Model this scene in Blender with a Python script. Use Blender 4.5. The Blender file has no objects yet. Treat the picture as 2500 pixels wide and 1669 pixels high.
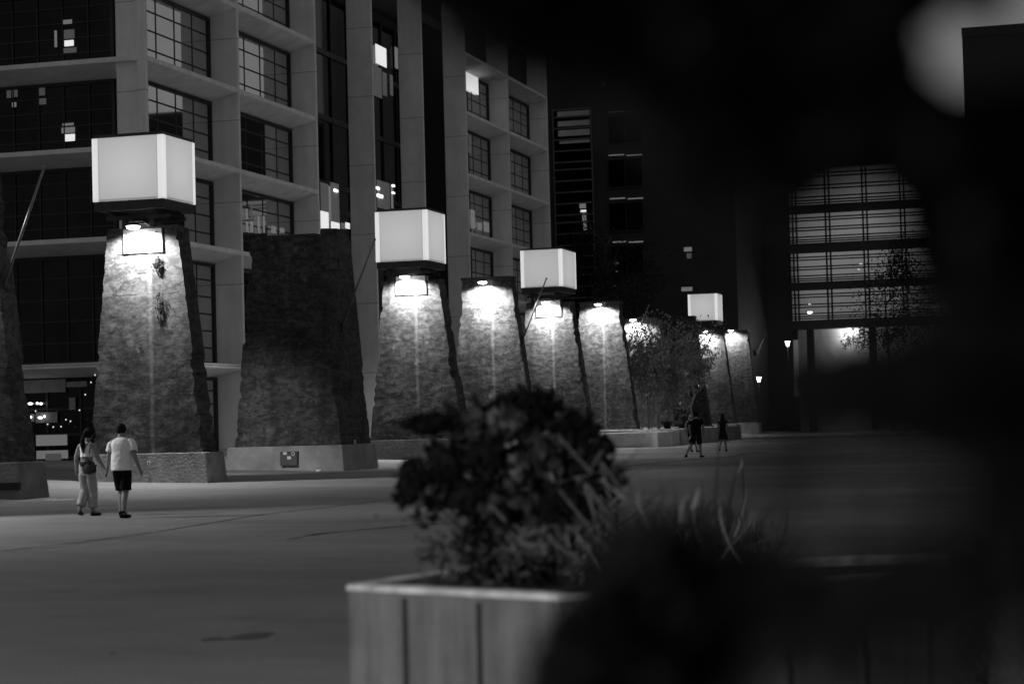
import bpy, math, random
from mathutils import Vector, noise
R = math.radians
S = bpy.context.scene
COL = S.collection
random.seed(7)

# ------------------------------------------------------------ camera
F, CX, CY, H = 5000.0, 1250.0, 834.5, 1.63
b_, t_, r_ = R(15.95), R(2.17), R(-1.5)
FWD = Vector((-math.sin(b_) * math.cos(t_), math.cos(b_) * math.cos(t_), math.sin(t_)))
RGT = Vector((math.cos(b_), math.sin(b_), 0.0))
UPV = RGT.cross(FWD)
RX = RGT * math.cos(r_) + UPV * math.sin(r_)
UX = UPV * math.cos(r_) - RGT * math.sin(r_)
CAM = Vector((0, 0, H))
cd = bpy.data.cameras.new('camera')
cam = bpy.data.objects.new('camera', cd)
COL.objects.link(cam)
from mathutils import Matrix
m3 = Matrix((RX, UX, -FWD)).transposed()
cam.matrix_world = Matrix.Translation(CAM) @ m3.to_4x4()
cd.lens = 72; cd.sensor_width = 36; cd.clip_start = 0.05; cd.clip_end = 3000
cd.dof.use_dof = True; cd.dof.focus_distance = 60; cd.dof.aperture_fstop = 1.75
S.camera = cam

# ------------------------------------------------------------ dusk sky
w = bpy.data.worlds.new('World'); S.world = w; w.use_nodes = True
nt = w.node_tree; nt.nodes.clear()
sky = nt.nodes.new('ShaderNodeTexSky'); sky.sky_type = 'NISHITA'; sky.sun_disc = False
sky.sun_elevation = R(2.0); sky.sun_rotation = R(42); sky.dust_density = 1.0
bw = nt.nodes.new('ShaderNodeRGBToBW')
bg = nt.nodes.new('ShaderNodeBackground'); bg.inputs[1].default_value = 0.05
ow = nt.nodes.new('ShaderNodeOutputWorld')
# clear dusk glow plus an even layer of thin overcast
oc = nt.nodes.new('ShaderNodeMath'); oc.operation = 'MULTIPLY_ADD'; oc.inputs[1].default_value = 0.5; oc.inputs[2].default_value = 2.4
nt.links.new(sky.outputs[0], bw.inputs[0]); nt.links.new(bw.outputs[0], oc.inputs[0]); nt.links.new(oc.outputs[0], bg.inputs[0]); nt.links.new(bg.outputs[0], ow.inputs[0])
S.view_settings.view_transform = 'Standard'; S.view_settings.look = 'None'
S.view_settings.exposure = 0.0; S.view_settings.gamma = 1.0
S.cycles.use_denoising = True
S.cycles.max_bounces = 5; S.cycles.diffuse_bounces = 3; S.cycles.glossy_bounces = 3
S.cycles.sample_clamp_indirect = 4

# ------------------------------------------------------------ measuring helpers (photo pixel -> point on a real plane)
def ray(x, y): return FWD + RX * ((x - CX) / F) - UX * ((y - CY) / F)
def gnd(x, y, z=0.0):
    d = ray(x, y); return CAM + d * ((z - H) / d.z)
def onX(x, y, X):
    d = ray(x, y); return CAM + d * (X / d.x)
def onY(x, y, Y):
    d = ray(x, y); return CAM + d * (Y / d.y)
def gz(X): return 0.025 * min(max(-25 - X, 0), 15)

# ------------------------------------------------------------ materials
def mat(name, v=0.2, rough=0.8, metal=0.0, emit=0.0, var=0.0, scale=2.0, bump=0.0, bscale=None, stretch=(1, 1, 1), detail=8, spec=None, build=None):
    m = bpy.data.materials.new(name); m.use_nodes = True
    n = m.node_tree.nodes; l = m.node_tree.links; p = n['Principled BSDF']
    p.inputs['Base Color'].default_value = (v, v, v, 1)
    p.inputs['Roughness'].default_value = rough; p.inputs['Metallic'].default_value = metal
    if spec is not None: p.inputs['Specular IOR Level'].default_value = spec
    if emit:
        p.inputs['Emission Color'].default_value = (1, 1, 1, 1); p.inputs['Emission Strength'].default_value = emit
    tc = n.new('ShaderNodeTexCoord'); mp = n.new('ShaderNodeMapping'); mp.inputs['Scale'].default_value = stretch
    l.new(tc.outputs['Object'], mp.inputs[0])
    col = None
    if var:
        a = n.new('ShaderNodeTexNoise'); a.inputs['Scale'].default_value = scale; a.inputs['Detail'].default_value = detail
        a.inputs['Roughness'].default_value = 0.62
        l.new(mp.outputs[0], a.inputs[0])
        mr = n.new('ShaderNodeMapRange'); mr.inputs[1].default_value = 0.28; mr.inputs[2].default_value = 0.72
        mr.inputs[3].default_value = v * (1 - var); mr.inputs[4].default_value = v * (1 + var)
        l.new(a.outputs[0], mr.inputs[0]); col = mr.outputs[0]
    if build: col = build(n, l, tc, mp, col, v)
    if col is not None: l.new(col, p.inputs['Base Color'])
    if bump:
        a = n.new('ShaderNodeTexNoise'); a.inputs['Scale'].default_value = bscale or scale * 6; a.inputs['Detail'].default_value = 6
        l.new(mp.outputs[0], a.inputs[0]); bp = n.new('ShaderNodeBump'); bp.inputs['Strength'].default_value = bump
        bp.inputs['Distance'].default_value = 0.05
        l.new(a.outputs[0], bp.inputs['Height']); l.new(bp.outputs[0], p.inputs['Normal'])
    return m

def math_n(n, l, op, a, b=None, c=None, clamp=False):
    x = n.new('ShaderNodeMath'); x.operation = op; x.use_clamp = clamp
    for i, q in enumerate((a, b, c)):
        if q is None: continue
        if isinstance(q, (int, float)): x.inputs[i].default_value = q
        else: l.new(q, x.inputs[i])
    return x.outputs[0]
def noise_n(n, l, vec, scale, det=6, stretch=None, rough=0.6):
    if stretch:
        mp = n.new('ShaderNodeMapping'); mp.inputs['Scale'].default_value = stretch; l.new(vec, mp.inputs[0]); vec = mp.outputs[0]
    a = n.new('ShaderNodeTexNoise'); a.inputs['Scale'].default_value = scale; a.inputs['Detail'].default_value = det
    a.inputs['Roughness'].default_value = rough; l.new(vec, a.inputs[0]); return a.outputs[0]

def old_concrete(streak, seedv, dirt=0.0):
    """rough old cast concrete: boards, pits, patches, a pale vertical lime streak at local x=streak"""
    def build(n, l, tc, mp, col, v):
        add = n.new('ShaderNodeVectorMath'); add.operation = 'ADD'; add.inputs[1].default_value = (seedv * 7.3, seedv * 3.1, seedv * 5.7)
        l.new(tc.outputs['Object'], add.inputs[0]); P = add.outputs[0]
        big = noise_n(n, l, P, 0.55, 5); fine = noise_n(n, l, P, 9, 9, None, 0.7)
        hor = noise_n(n, l, P, 1.0, 7, (0.5, 1, 5.0), 0.7)
        ver = noise_n(n, l, P, 1.0, 5, (2.6, 1, 0.22), 0.6)
        s = math_n(n, l, 'MULTIPLY_ADD', big, 1.3, -0.35)
        s = math_n(n, l, 'MULTIPLY_ADD', fine, 0.9, s); s = math_n(n, l, 'MULTIPLY_ADD', hor, 0.5, s)
        s = math_n(n, l, 'MULTIPLY_ADD', ver, 0.7, s)
        s = math_n(n, l, 'SUBTRACT', s, 0.68)
        s = math_n(n, l, 'POWER', math_n(n, l, 'MAXIMUM', s, 0.02), 1.5)
        c = math_n(n, l, 'MULTIPLY', s, v * 1.55)
        med = noise_n(n, l, P, 3.1, 9, (1, 1, 1.9), 0.76)
        mr = n.new('ShaderNodeMapRange'); mr.inputs[1].default_value = 0.44; mr.inputs[2].default_value = 0.56
        mr.inputs[3].default_value = 0.50; mr.inputs[4].default_value = 1.45; l.new(med, mr.inputs[0])
        c = math_n(n, l, 'MULTIPLY', c, mr.outputs[0])
        # dark board-joint cracks, broken up
        sp = n.new('ShaderNodeSeparateXYZ'); l.new(tc.outputs['Object'], sp.inputs[0])
        zz = math_n(n, l, 'MULTIPLY_ADD', noise_n(n, l, P, 1.1, 3), 0.25, sp.outputs[2])
        fr = math_n(n, l, 'FRACT', math_n(n, l, 'DIVIDE', zz, 0.61))
        ln = math_n(n, l, 'LESS_THAN', math_n(n, l, 'ABSOLUTE', math_n(n, l, 'SUBTRACT', fr, 0.5)), 0.032)
        gate = math_n(n, l, 'GREATER_THAN', noise_n(n, l, P, 1.3, 2, (1, 1, 3)), 0.57)
        crack = math_n(n, l, 'MULTIPLY', ln, gate)
        c = math_n(n, l, 'MULTIPLY', c, math_n(n, l, 'MULTIPLY_ADD', crack, -0.75, 1.0))
        # pits and peeled patches
        pit = math_n(n, l, 'GREATER_THAN', noise_n(n, l, P, 3.4, 8, (1, 1, 1.6), 0.72), 0.60)
        c = math_n(n, l, 'MULTIPLY', c, math_n(n, l, 'MULTIPLY_ADD', pit, -0.7, 1.0))
        pale = math_n(n, l, 'GREATER_THAN', noise_n(n, l, P, 1.4, 4, (1, 1, 1.3), 0.55), 0.655)
        c = math_n(n, l, 'MULTIPLY_ADD', pale, v * 0.8, c)
        glint = math_n(n, l, 'GREATER_THAN', noise_n(n, l, P, 14, 2), 0.80)  # glints painted into the colour as pale specks
        c = math_n(n, l, 'MULTIPLY_ADD', glint, 0.35, c)
        if streak is not None:
            wob = math_n(n, l, 'MULTIPLY_ADD', noise_n(n, l, P, 1.5, 3), 0.10, -0.05)
            dx = math_n(n, l, 'ABSOLUTE', math_n(n, l, 'SUBTRACT', math_n(n, l, 'ADD', sp.outputs[0], wob), streak))
            st = math_n(n, l, 'SUBTRACT', 1.0, math_n(n, l, 'DIVIDE', dx, 0.085), None, True)
            st = math_n(n, l, 'MULTIPLY', math_n(n, l, 'POWER', st, 0.5), math_n(n, l, 'MULTIPLY_ADD', noise_n(n, l, P, 3, 5), 1.6, -0.25))
            c = math_n(n, l, 'MULTIPLY_ADD', st, v * 2.0, c)
        return c
    return build

def facade(n, l, tc, mp, col, v):
    sp = n.new('ShaderNodeSeparateXYZ'); l.new(tc.outputs['Object'], sp.inputs[0])
    fr = math_n(n, l, 'FRACT', math_n(n, l, 'DIVIDE', math_n(n, l, 'ADD', sp.outputs[2], -0.25), 3.82))
    ln = math_n(n, l, 'LESS_THAN', fr, 0.009)
    c = math_n(n, l, 'MULTIPLY', col, math_n(n, l, 'MULTIPLY_ADD', ln, -0.6, 1.0))
    ver = noise_n(n, l, tc.outputs['Object'], 1.0, 5, (1.5, 1.5, 0.12))
    return math_n(n, l, 'MULTIPLY', c, math_n(n, l, 'MULTIPLY_ADD', ver, 0.5, 0.76))

def paving(n, l, tc, mp, col, v):
    O = tc.outputs['Object']
    a = noise_n(n, l, O, 0.22, 6, (0.6, 1, 1), 0.6)
    b = noise_n(n, l, O, 1.6, 9, (0.6, 1.0, 1), 0.65)
    c = noise_n(n, l, O, 40, 3)
    s = math_n(n, l, 'MULTIPLY_ADD', a, 1.1, math_n(n, l, 'MULTIPLY_ADD', b, 0.45, math_n(n, l, 'MULTIPLY', c, 0.7)))
    s = math_n(n, l, 'MULTIPLY', math_n(n, l, 'SUBTRACT', s, 0.42), v * 1.35)
    spk = math_n(n, l, 'GREATER_THAN', noise_n(n, l, O, 22, 2), 0.77)
    return math_n(n, l, 'MULTIPLY', math_n(n, l, 'MAXIMUM', s, 0.02), math_n(n, l, 'MULTIPLY_ADD', spk, -0.45, 1.0))

def streaked(n, l, tc, mp, col, v):
    a = noise_n(n, l, tc.outputs['Object'], 1.0, 6, (9, 9, 0.7), 0.65)
    b = noise_n(n, l, tc.outputs['Object'], 3.0, 6)
    s = math_n(n, l, 'MULTIPLY_ADD', a, 1.5, math_n(n, l, 'MULTIPLY', b, 0.8))
    return math_n(n, l, 'MULTIPLY', math_n(n, l, 'MAXIMUM', math_n(n, l, 'SUBTRACT', s, 0.35), 0.1), v * 1.2)

M = {}
M['ground'] = mat('paving', 0.225, 0.75, build=paving, bump=0.25, bscale=30)
M['joint'] = mat('joint_filler', 0.035, 0.9, var=0.5, scale=8)
M['jointpale'] = mat('joint_edge', 0.3, 0.8, var=0.5, scale=12)
M['paint'] = mat('worn_paint', 0.6, 0.7, var=0.4, scale=20)
M['wet'] = mat('damp_patch', 0.05, 0.45, var=0.5, scale=14)
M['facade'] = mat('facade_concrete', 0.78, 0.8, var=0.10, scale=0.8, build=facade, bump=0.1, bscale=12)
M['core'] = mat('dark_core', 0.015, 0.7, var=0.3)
M['frame'] = mat('window_frame', 0.02, 0.5, var=0.2, scale=5)
M['glass'] = mat('window_glass', 0.64, 0.03, metal=1.0, var=0.05, scale=0.4)
M['glassdark'] = mat('window_glass_dark', 0.02, 0.06, metal=1.0, var=0.3, scale=0.5)
M['glassblock'] = mat('block_glass', 0.95, 0.08, metal=1.0, var=0.06, scale=0.3)
M['lit'] = mat('bright_glow', 0.5, emit=0.75, var=0.3, scale=3)  # shared by lit rooms, painted reflections and painted sky
M['litdim'] = mat('dim_glow', 0.3, emit=0.11)
M['litmid'] = mat('half_glow', 0.3, emit=0.035)
M['faint'] = mat('faint_room', 0.2, emit=0.012, var=0.5, scale=1.5)
M['tube'] = mat('light_tube', 0.8, emit=3.0)
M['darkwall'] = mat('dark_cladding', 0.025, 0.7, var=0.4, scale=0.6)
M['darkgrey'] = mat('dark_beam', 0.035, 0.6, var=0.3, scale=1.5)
M['louvre'] = mat('louvre_metal', 0.12, 0.5, var=0.2, scale=3)
M['palewall'] = mat('pale_wall', 0.55, 0.8, var=0.2, scale=0.7)
M['base'] = mat('base_concrete', 0.36, 0.85, var=0.45, scale=1.4, bump=0.5, bscale=14)
M['base0'] = mat('grey_base_concrete', 0.20, 0.85, var=0.45, scale=1.4, bump=0.5, bscale=14)  # one mid-grey tone with random mottling
M['base1'] = mat('mottled_base_concrete', 0.22, 0.85, var=0.45, scale=1.6, bump=0.5, bscale=14)  # slightly paler mid-grey with random mottling
M['base2'] = mat('pale_base_concrete', 0.27, 0.85, var=0.35, scale=1.4, bump=0.5, bscale=14)
M['base3'] = mat('dark_base_concrete', 0.07, 0.85, var=0.45, scale=1.4, bump=0.5, bscale=14)
M['seat'] = mat('smooth_concrete', 0.7, 0.8, var=0.25, scale=1.6, bump=0.2)
M['panel'] = mat('lamp_panel', 0.1, 0.4, emit=0.12, var=0.03, scale=0.8)
M['paneledge'] = mat('lamp_panel_edge', 0.1, 0.4, emit=0.24)
M['panelshade'] = mat('lamp_panel_dim', 0.1, 0.4, emit=0.04)  # weaker glow for seams; along the foot, shading put into emission
for nm_ in ('panel', 'paneledge', 'panelshade'):
    nt_ = M[nm_].node_tree; tr = nt_.nodes.new('ShaderNodeBsdfTranslucent'); tr.inputs[0].default_value = (.8, .8, .8, 1)
    ad = nt_.nodes.new('ShaderNodeAddShader'); out_ = nt_.nodes['Material Output']
    nt_.links.new(nt_.nodes['Principled BSDF'].outputs[0], ad.inputs[0]); nt_.links.new(tr.outputs[0], ad.inputs[1]); nt_.links.new(ad.outputs[0], out_.inputs[0])
M['steel'] = mat('dark_steel', 0.03, 0.5, var=0.3, scale=6)
M['pole'] = mat('pole_metal', 0.22, 0.35, metal=0.4, var=0.2, scale=5)
M['plate'] = mat('white_plate', 0.75, 0.5, var=0.04, scale=3)
M['bolt'] = mat('bolt', 0.05, 0.4, metal=0.5)
M['bulb'] = mat('lamp_glass', 0.8, emit=14.0)
M['bark'] = mat('bark', 0.06, 0.9, var=0.5, scale=6, bump=0.6)
M['birch'] = mat('birch_bark', 0.30, 0.8, var=0.85, scale=2.2, stretch=(1, 1, 5))
M['leaf'] = mat('leaf', 0.34, 0.55, var=0.85, scale=1.3)
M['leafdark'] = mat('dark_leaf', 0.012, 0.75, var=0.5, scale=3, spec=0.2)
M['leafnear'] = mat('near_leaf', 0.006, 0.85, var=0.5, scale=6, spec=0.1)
M['flower'] = mat('dry_flower_head', 0.012, 0.9, var=0.5, scale=20, spec=0.1)
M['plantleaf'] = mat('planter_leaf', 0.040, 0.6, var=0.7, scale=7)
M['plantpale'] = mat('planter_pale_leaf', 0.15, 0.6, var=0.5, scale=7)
M['straw'] = mat('dry_stalk', 0.095, 0.7, var=0.4, scale=9)
M['soil'] = mat('soil', 0.012, 0.95, var=0.5, scale=9, bump=0.6)
M['planter'] = mat('planter_concrete', 0.17, 0.85, build=streaked, bump=0.2, bscale=30)
M['rim'] = mat('planter_rim', 0.58, 0.8, var=0.6, scale=5, bump=0.3)
M['skin'] = mat('skin', 0.22, 0.6, var=0.1, scale=9)
M['hair'] = mat('dark_hair', 0.006, 0.8, var=0.4, scale=30, spec=0.15)
M['greyhair'] = mat('white_hair', 0.30, 0.6, var=0.3, scale=30)
M['white_cloth'] = mat('white_cotton', 0.86, 0.9, var=0.08, scale=7, bump=0.9, bscale=6)
M['pants'] = mat('pale_trousers', 0.34, 0.9, var=0.25, scale=6, bump=0.8, bscale=7)
M['black_cloth'] = mat('black_cloth', 0.006, 0.95, var=0.4, scale=9, spec=0.1)
M['dark_cloth'] = mat('dark_cloth', 0.014, 0.95, var=0.4, scale=9, spec=0.1)
M['leather'] = mat('dark_leather', 0.012, 0.5, var=0.4, scale=9)
M['sandal'] = mat('sandal', 0.12, 0.7, var=0.3)
M['elbox'] = mat('metal_box', 0.07, 0.6, var=0.15, scale=5)
M['sticker'] = mat('sticker', 0.6, 0.6, var=0.1, scale=30)
M['graff'] = mat('chalk_paint', 0.5, 0.8, var=0.3, scale=30)

# ------------------------------------------------------------ object helpers
def tag(o, label=None, cat=None, group=None, kind=None):
    if label: o['label'] = label
    if cat: o['category'] = cat
    if group: o['group'] = group
    if kind: o['kind'] = kind
    return o
def thing(name, label, cat, loc, group=None):
    o = bpy.data.objects.new(name, None); o.empty_display_size = 0.3
    COL.objects.link(o); o.location = loc
    return tag(o, label, cat, group)
def root_loc(p):
    v = Vector((0, 0, 0))
    while p is not None:
        v += p.location; p = p.parent
    return v
class MB:
    def __init__(s): s.v = []; s.f = []
    def poly(s, pts):
        k = len(s.v); s.v += [tuple(p) for p in pts]; s.f.append(tuple(range(k, k + len(pts)))); return s
    def box(s, x0, x1, y0, y1, z0, z1):
        return s.hexa([(x0, y0, z0), (x1, y0, z0), (x1, y1, z0), (x0, y1, z0)], [(x0, y0, z1), (x1, y0, z1), (x1, y1, z1), (x0, y1, z1)])
    def hexa(s, lo, hi):
        k = len(s.v); n = len(lo); s.v += [tuple(p) for p in lo] + [tuple(p) for p in hi]
        s.f.append(tuple(k + i for i in range(n - 1, -1, -1))); s.f.append(tuple(k + n + i for i in range(n)))
        for i in range(n):
            j = (i + 1) % n; s.f.append((k + i, k + j, k + n + j, k + n + i))
        return s
    def tube(s, pts, rad, n=8, cap=True):
        pts = [Vector(p) for p in pts]; rad = rad if isinstance(rad, (list, tuple)) else [rad] * len(pts)
        k = len(s.v)
        for i, p in enumerate(pts):
            d = (pts[min(i + 1, len(pts) - 1)] - pts[max(i - 1, 0)]).normalized()
            a = d.orthogonal() if i == 0 else (a - d * a.dot(d))
            a.normalize(); b = d.cross(a)
            for q in range(n):
                t = 2 * math.pi * q / n; s.v.append(tuple(p + (a * math.cos(t) + b * math.sin(t)) * rad[i]))
        for i in range(len(pts) - 1):
            for q in range(n):
                s.f.append((k + i * n + q, k + i * n + (q + 1) % n, k + (i + 1) * n + (q + 1) % n, k + (i + 1) * n + q))
        if cap:
            s.f.append(tuple(k + q for q in range(n - 1, -1, -1))); e = k + (len(pts) - 1) * n; s.f.append(tuple(e + q for q in range(n)))
        return s
    def ball(s, c, rx, ry, rz, nu=10, nv=7, jit=0.0, seed=0):
        k = len(s.v); c = Vector(c)
        for i in range(nv + 1):
            th = math.pi * i / nv
            for j in range(nu):
                ph = 2 * math.pi * j / nu
                d = Vector((math.sin(th) * math.cos(ph), math.sin(th) * math.sin(ph), math.cos(th)))
                q = 1 + (jit * noise.noise(d * 2.5 + Vector((seed, seed, 0))) if jit else 0)
                s.v.append((c.x + d.x * rx * q, c.y + d.y * ry * q, c.z + d.z * rz * q))
        for i in range(nv):
            for j in range(nu):
                s.f.append((k + i * nu + j, k + (i + 1) * nu + j, k + (i + 1) * nu + (j + 1) % nu, k + i * nu + (j + 1) % nu))
        return s
    def leaf(s, p, d, up, L, W, bend=0.15, six=False):
        """a pointed, folded leaf blade starting at p along d"""
        d = d.normalized(); sd = d.cross(up)
        if sd.length < 1e-4: sd = d.orthogonal()
        sd.normalize(); nn = sd.cross(d)
        k = len(s.v)
        m1 = p + d * L * 0.35; m2 = p + d * L * 0.7 - nn * L * bend * 0.4; e = p + d * L - nn * L * bend
        for q in (p, m1 + sd * W * 0.5 + nn * W * 0.15, m1 - sd * W * 0.5 + nn * W * 0.15, m2 + sd * W * 0.38 + nn * W * .1, m2 - sd * W * 0.38 + nn * W * .1, e): s.v.append(tuple(q))
        s.f += [(k, k + 1, k + 2), (k + 1, k + 3, k + 4, k + 2), (k + 3, k + 5, k + 4)]
        return s
    def build(s, name, m, parent=None, smooth=False, loc=None):
        off = root_loc(parent) if parent is not None else Vector(loc if loc is not None else (0, 0, 0))
        me = bpy.data.meshes.new(name)
        me.from_pydata([(v[0] - off.x, v[1] - off.y, v[2] - off.z) for v in s.v], [], s.f)
        if smooth: me.polygons.foreach_set('use_smooth', [True] * len(me.polygons))
        me.materials.append(m); me.update()
        o = bpy.data.objects.new(name, me); COL.objects.link(o)
        if parent is not None: o.parent = parent
        elif loc is not None: o.location = loc
        return o
def rv(): 
    return Vector((random.gauss(0, 1), random.gauss(0, 1), random.gauss(0, 1))).normalized()

# ------------------------------------------------------------ ground
xs = [-400, -120, -60, -40, -32, -25, -15, 0, 60, 400]; ys = [-60, 0, 20, 40, 60, 90, 130, 180, 900]
g = MB()
for Y in ys:
    for X in xs: g.v.append((X, Y, gz(X)))
for j in range(len(ys) - 1):
    for i in range(len(xs) - 1):
        a = j * len(xs) + i; g.f.append((a, a + 1, a + 1 + len(xs), a + len(xs)))
tag(g.build('ground', M['ground']), kind='structure')

def ribbon(name, pts, wd, m, z=0.004, jag=0.5):
    mb = MB(); P = [gnd(*p) for p in pts]; L = []
    for i in range(len(P) - 1):
        n = max(2, int((P[i + 1] - P[i]).length / 0.25))
        L += [P[i].lerp(P[i + 1], k / n) for k in range(n)]
    L.append(P[-1]); a0 = None
    for i, p in enumerate(L):
        d = (L[min(i + 1, len(L) - 1)] - L[max(i - 1, 0)]).normalized(); sd = Vector((-d.y, d.x, 0))
        wv = wd * (1 + jag * random.uniform(-1, 1)); c = p + sd * random.uniform(-1, 1) * wd * jag * 0.5
        q = (c + sd * wv / 2, c - sd * wv / 2)
        zz = [gz(x.x) + z for x in q]
        q = (Vector((q[0].x, q[0].y, zz[0])), Vector((q[1].x, q[1].y, zz[1])))
        if a0: mb.poly([a0[0], a0[1], q[1], q[0]])
        a0 = q
    return tag(mb.build(name, m), kind='structure')
ribbon('paving_joint', [(0, 1345), (175, 1325), (335, 1304), (480, 1282), (640, 1255), (780, 1240), (1000, 1213)], 0.07, M['joint'])
ribbon('paving_joint', [(0, 1349), (150, 1333), (200, 1324), (330, 1307), (410, 1293)], 0.05, M['jointpale'], 0.008, 0.9)
ribbon('paving_joint', [(700, 1316), (800, 1300), (900, 1291), (1000, 1283), (1200, 1270)], 0.10, M['joint'], 0.004, 0.9)
ribbon('paving_joint', [(1500, 1141), (1600, 1130), (1700, 1121), (1760, 1117), (1850, 1104)], 0.22, M['joint'], 0.004, 0.6)
ribbon('paving_joint', [(560, 1170), (700, 1165), (900, 1158), (1100, 1150)], 0.12, M['jointpale'], 0.004, 0.9)
ribbon('pavement_marking', [(118, 1219), (140, 1221), (168, 1218)], 0.25, M['paint'], 0.005, 0.7)
def blot(name, cx, cy, rx, ry, m, seed):
    c = gnd(cx, cy); ex = (gnd(cx + rx, cy) - c).length; ey = (gnd(cx, cy - ry) - c).length
    pts = []
    for k in range(26):
        t = 2 * math.pi * k / 26; q = 1 + 0.55 * noise.noise(Vector((math.cos(t) * 1.3 + seed, math.sin(t) * 1.3, 0)))
        pts.append((c.x + math.cos(t) * ex * q, c.y + math.sin(t) * ey * q, 0.005))
    return tag(MB().poly(pts).build(name, m), kind='structure')
blot('damp_patch', 615, 1552, 48, 8, M['wet'], 3.1)
blot('damp_patch', 520, 1559, 26, 4, M['wet'], 8.4)
blot('damp_patch', 275, 1594, 5, 1.5, M['wet'], 1.4)

# ------------------------------------------------------------ pale grid building
XF = -38.0
c_Y = onX(357, 300, XF).y
ZS = [4.5, 9.78, 13.6, 17.35, 21.3, 25.1]
A = thing('office_building', 'pale concrete grid building with deep window bays and tall columns', 'building', (XF, c_Y, gz(XF)))
YF = [c_Y, 87.9, 97.8, 106.43, 115.2, 123.9, 133.7, 144.0]
REC = 1.45; TH = 0.2
TOP = 33.0
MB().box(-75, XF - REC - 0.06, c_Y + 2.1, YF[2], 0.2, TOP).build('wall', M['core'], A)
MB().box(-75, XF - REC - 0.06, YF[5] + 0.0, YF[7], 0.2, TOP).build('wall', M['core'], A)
for i, y in enumerate(YF[1:]):
    wd = REC
    mb = MB(); mb.box(XF - wd, XF, y - TH, y, 0.2, TOP)
    mb.build('column', M['facade'], A)
# corner column, splayed towards the left facade
YW = c_Y + 2.0
xs_ = onY(283, 300, YW).x; xo = onY(340, 300, c_Y).x
MB().hexa([(xo, c_Y, 0.2), (XF, c_Y, 0.2), (XF, c_Y + 0.25, 0.2), (XF - REC, c_Y + 0.25, 0.2), (XF - REC, YW + .1, 0.2), (xs_, YW + .1, 0.2)],
          [(xo, c_Y, TOP), (XF, c_Y, TOP), (XF, c_Y + 0.25, TOP), (XF - REC, c_Y + 0.25, TOP), (XF - REC, YW + .1, TOP), (xs_, YW + .1, TOP)]).build('column', M['facade'], A)
SL = 0.20
def slab_right(y0, y1, z):
    # haunched slab: lip at facade line, soffit falling towards the glass
    x0, x1 = XF - REC - 0.05, XF - 0.012
    MB().hexa([(x0, y0, z - SL - 0.36), (x1, y0, z - SL), (x1, y1, z - SL), (x0, y1, z - SL - 0.36)],
              [(x0, y0, z), (x1, y0, z), (x1, y1, z), (x0, y1, z)]).build('floor_slab', M['facade'], A)
def slab_left(z):
    MB().hexa([(-75, c_Y + .015, z - SL), (xo, c_Y + .015, z - SL), (xs_, YW + .05, z - SL - 0.36), (-75, YW + .05, z - SL - 0.36)],
              [(-75, c_Y + .015, z), (xo, c_Y + .015, z), (xs_, YW + .05, z), (-75, YW + .05, z)]).build('floor_slab', M['facade'], A)
def window(par, axis, pos, a0, a1, z0, z1, na, nz, bar=0.06, glass='glass', out=1, offs=None, fw=0.14, hz=None, thin=False):
    """axis 'X': pane in a plane X=pos, a = Y range; axis 'Y': pane in plane Y=pos, a = X range"""
    fr = MB()
    def bx(p0, p1, q0, q1, d0, d1):
        if axis == 'X': fr.box(pos + d0, pos + d1, p0, p1, q0, q1)
        else: fr.box(p0, p1, pos - d1, pos - d0, q0, q1)
    bx(a0, a1, z1 - fw, z1, 0.0, 0.12); bx(a0, a1, z0, z0 + fw, 0.0, 0.12)
    bx(a0, a0 + fw, z0 + fw, z1 - fw, 0.0, 0.12); bx(a1 - fw, a1, z0 + fw, z1 - fw, 0.0, 0.12)
    for k in range(1, na):
        a = a0 + (a1 - a0) * k / na; bx(a - bar / 2, a + bar / 2, z0 + fw, z1 - fw, 0.02 if thin else 0.0, 0.05 if thin else 0.09)
    for k in (hz or [z0 + (z1 - z0) * k / nz for k in range(1, nz)]):
        bx(a0 + fw, a1 - fw, k - bar / 2, k + bar / 2, 0.02 if thin else 0.0, 0.045 if thin else 0.07)
    w_ = fr.build('window', M['frame'], par)
    pn = MB()
    if axis == 'X': pn.poly([(pos + .03, a0, z0), (pos + .03, a1, z0), (pos + .03, a1, z1), (pos + .03, a0, z1)])
    else: pn.poly([(a1, pos - .03, z0), (a0, pos - .03, z0), (a0, pos - .03, z1), (a1, pos - .03, z1)])
    pn.build('pane', M[glass], w_)
    return w_
XW = XF - REC
for bay, (y0, y1) in enumerate(((YF[0], YF[1]), (YF[1], YF[2]), (YF[5], YF[6]), (YF[6], YF[7]))):
    a0 = y0 + (0.26 if bay == 0 else 0.005); a1 = y1 - TH - 0.005
    for z in ZS + [28.9]: slab_right(a0, a1, z)
    zb = 0.3
    for k, z in enumerate(ZS):
        if z - zb > 1: window(A, 'X', XW, a0, a1, zb + 0.01, z - SL - 0.37, 5, 4 if k > 1 else 6, bar=.075, thin=True)
        zb = z
for z in ZS + [28.9]: slab_left(z)
zb = 4.5
for z in ZS[1:]:
    window(A, 'Y', YW + 0.06, -60, xs_ - 0.02, zb + 0.01, z - SL - 0.37, 16, 5, glass='glassdark'); zb = z
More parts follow.
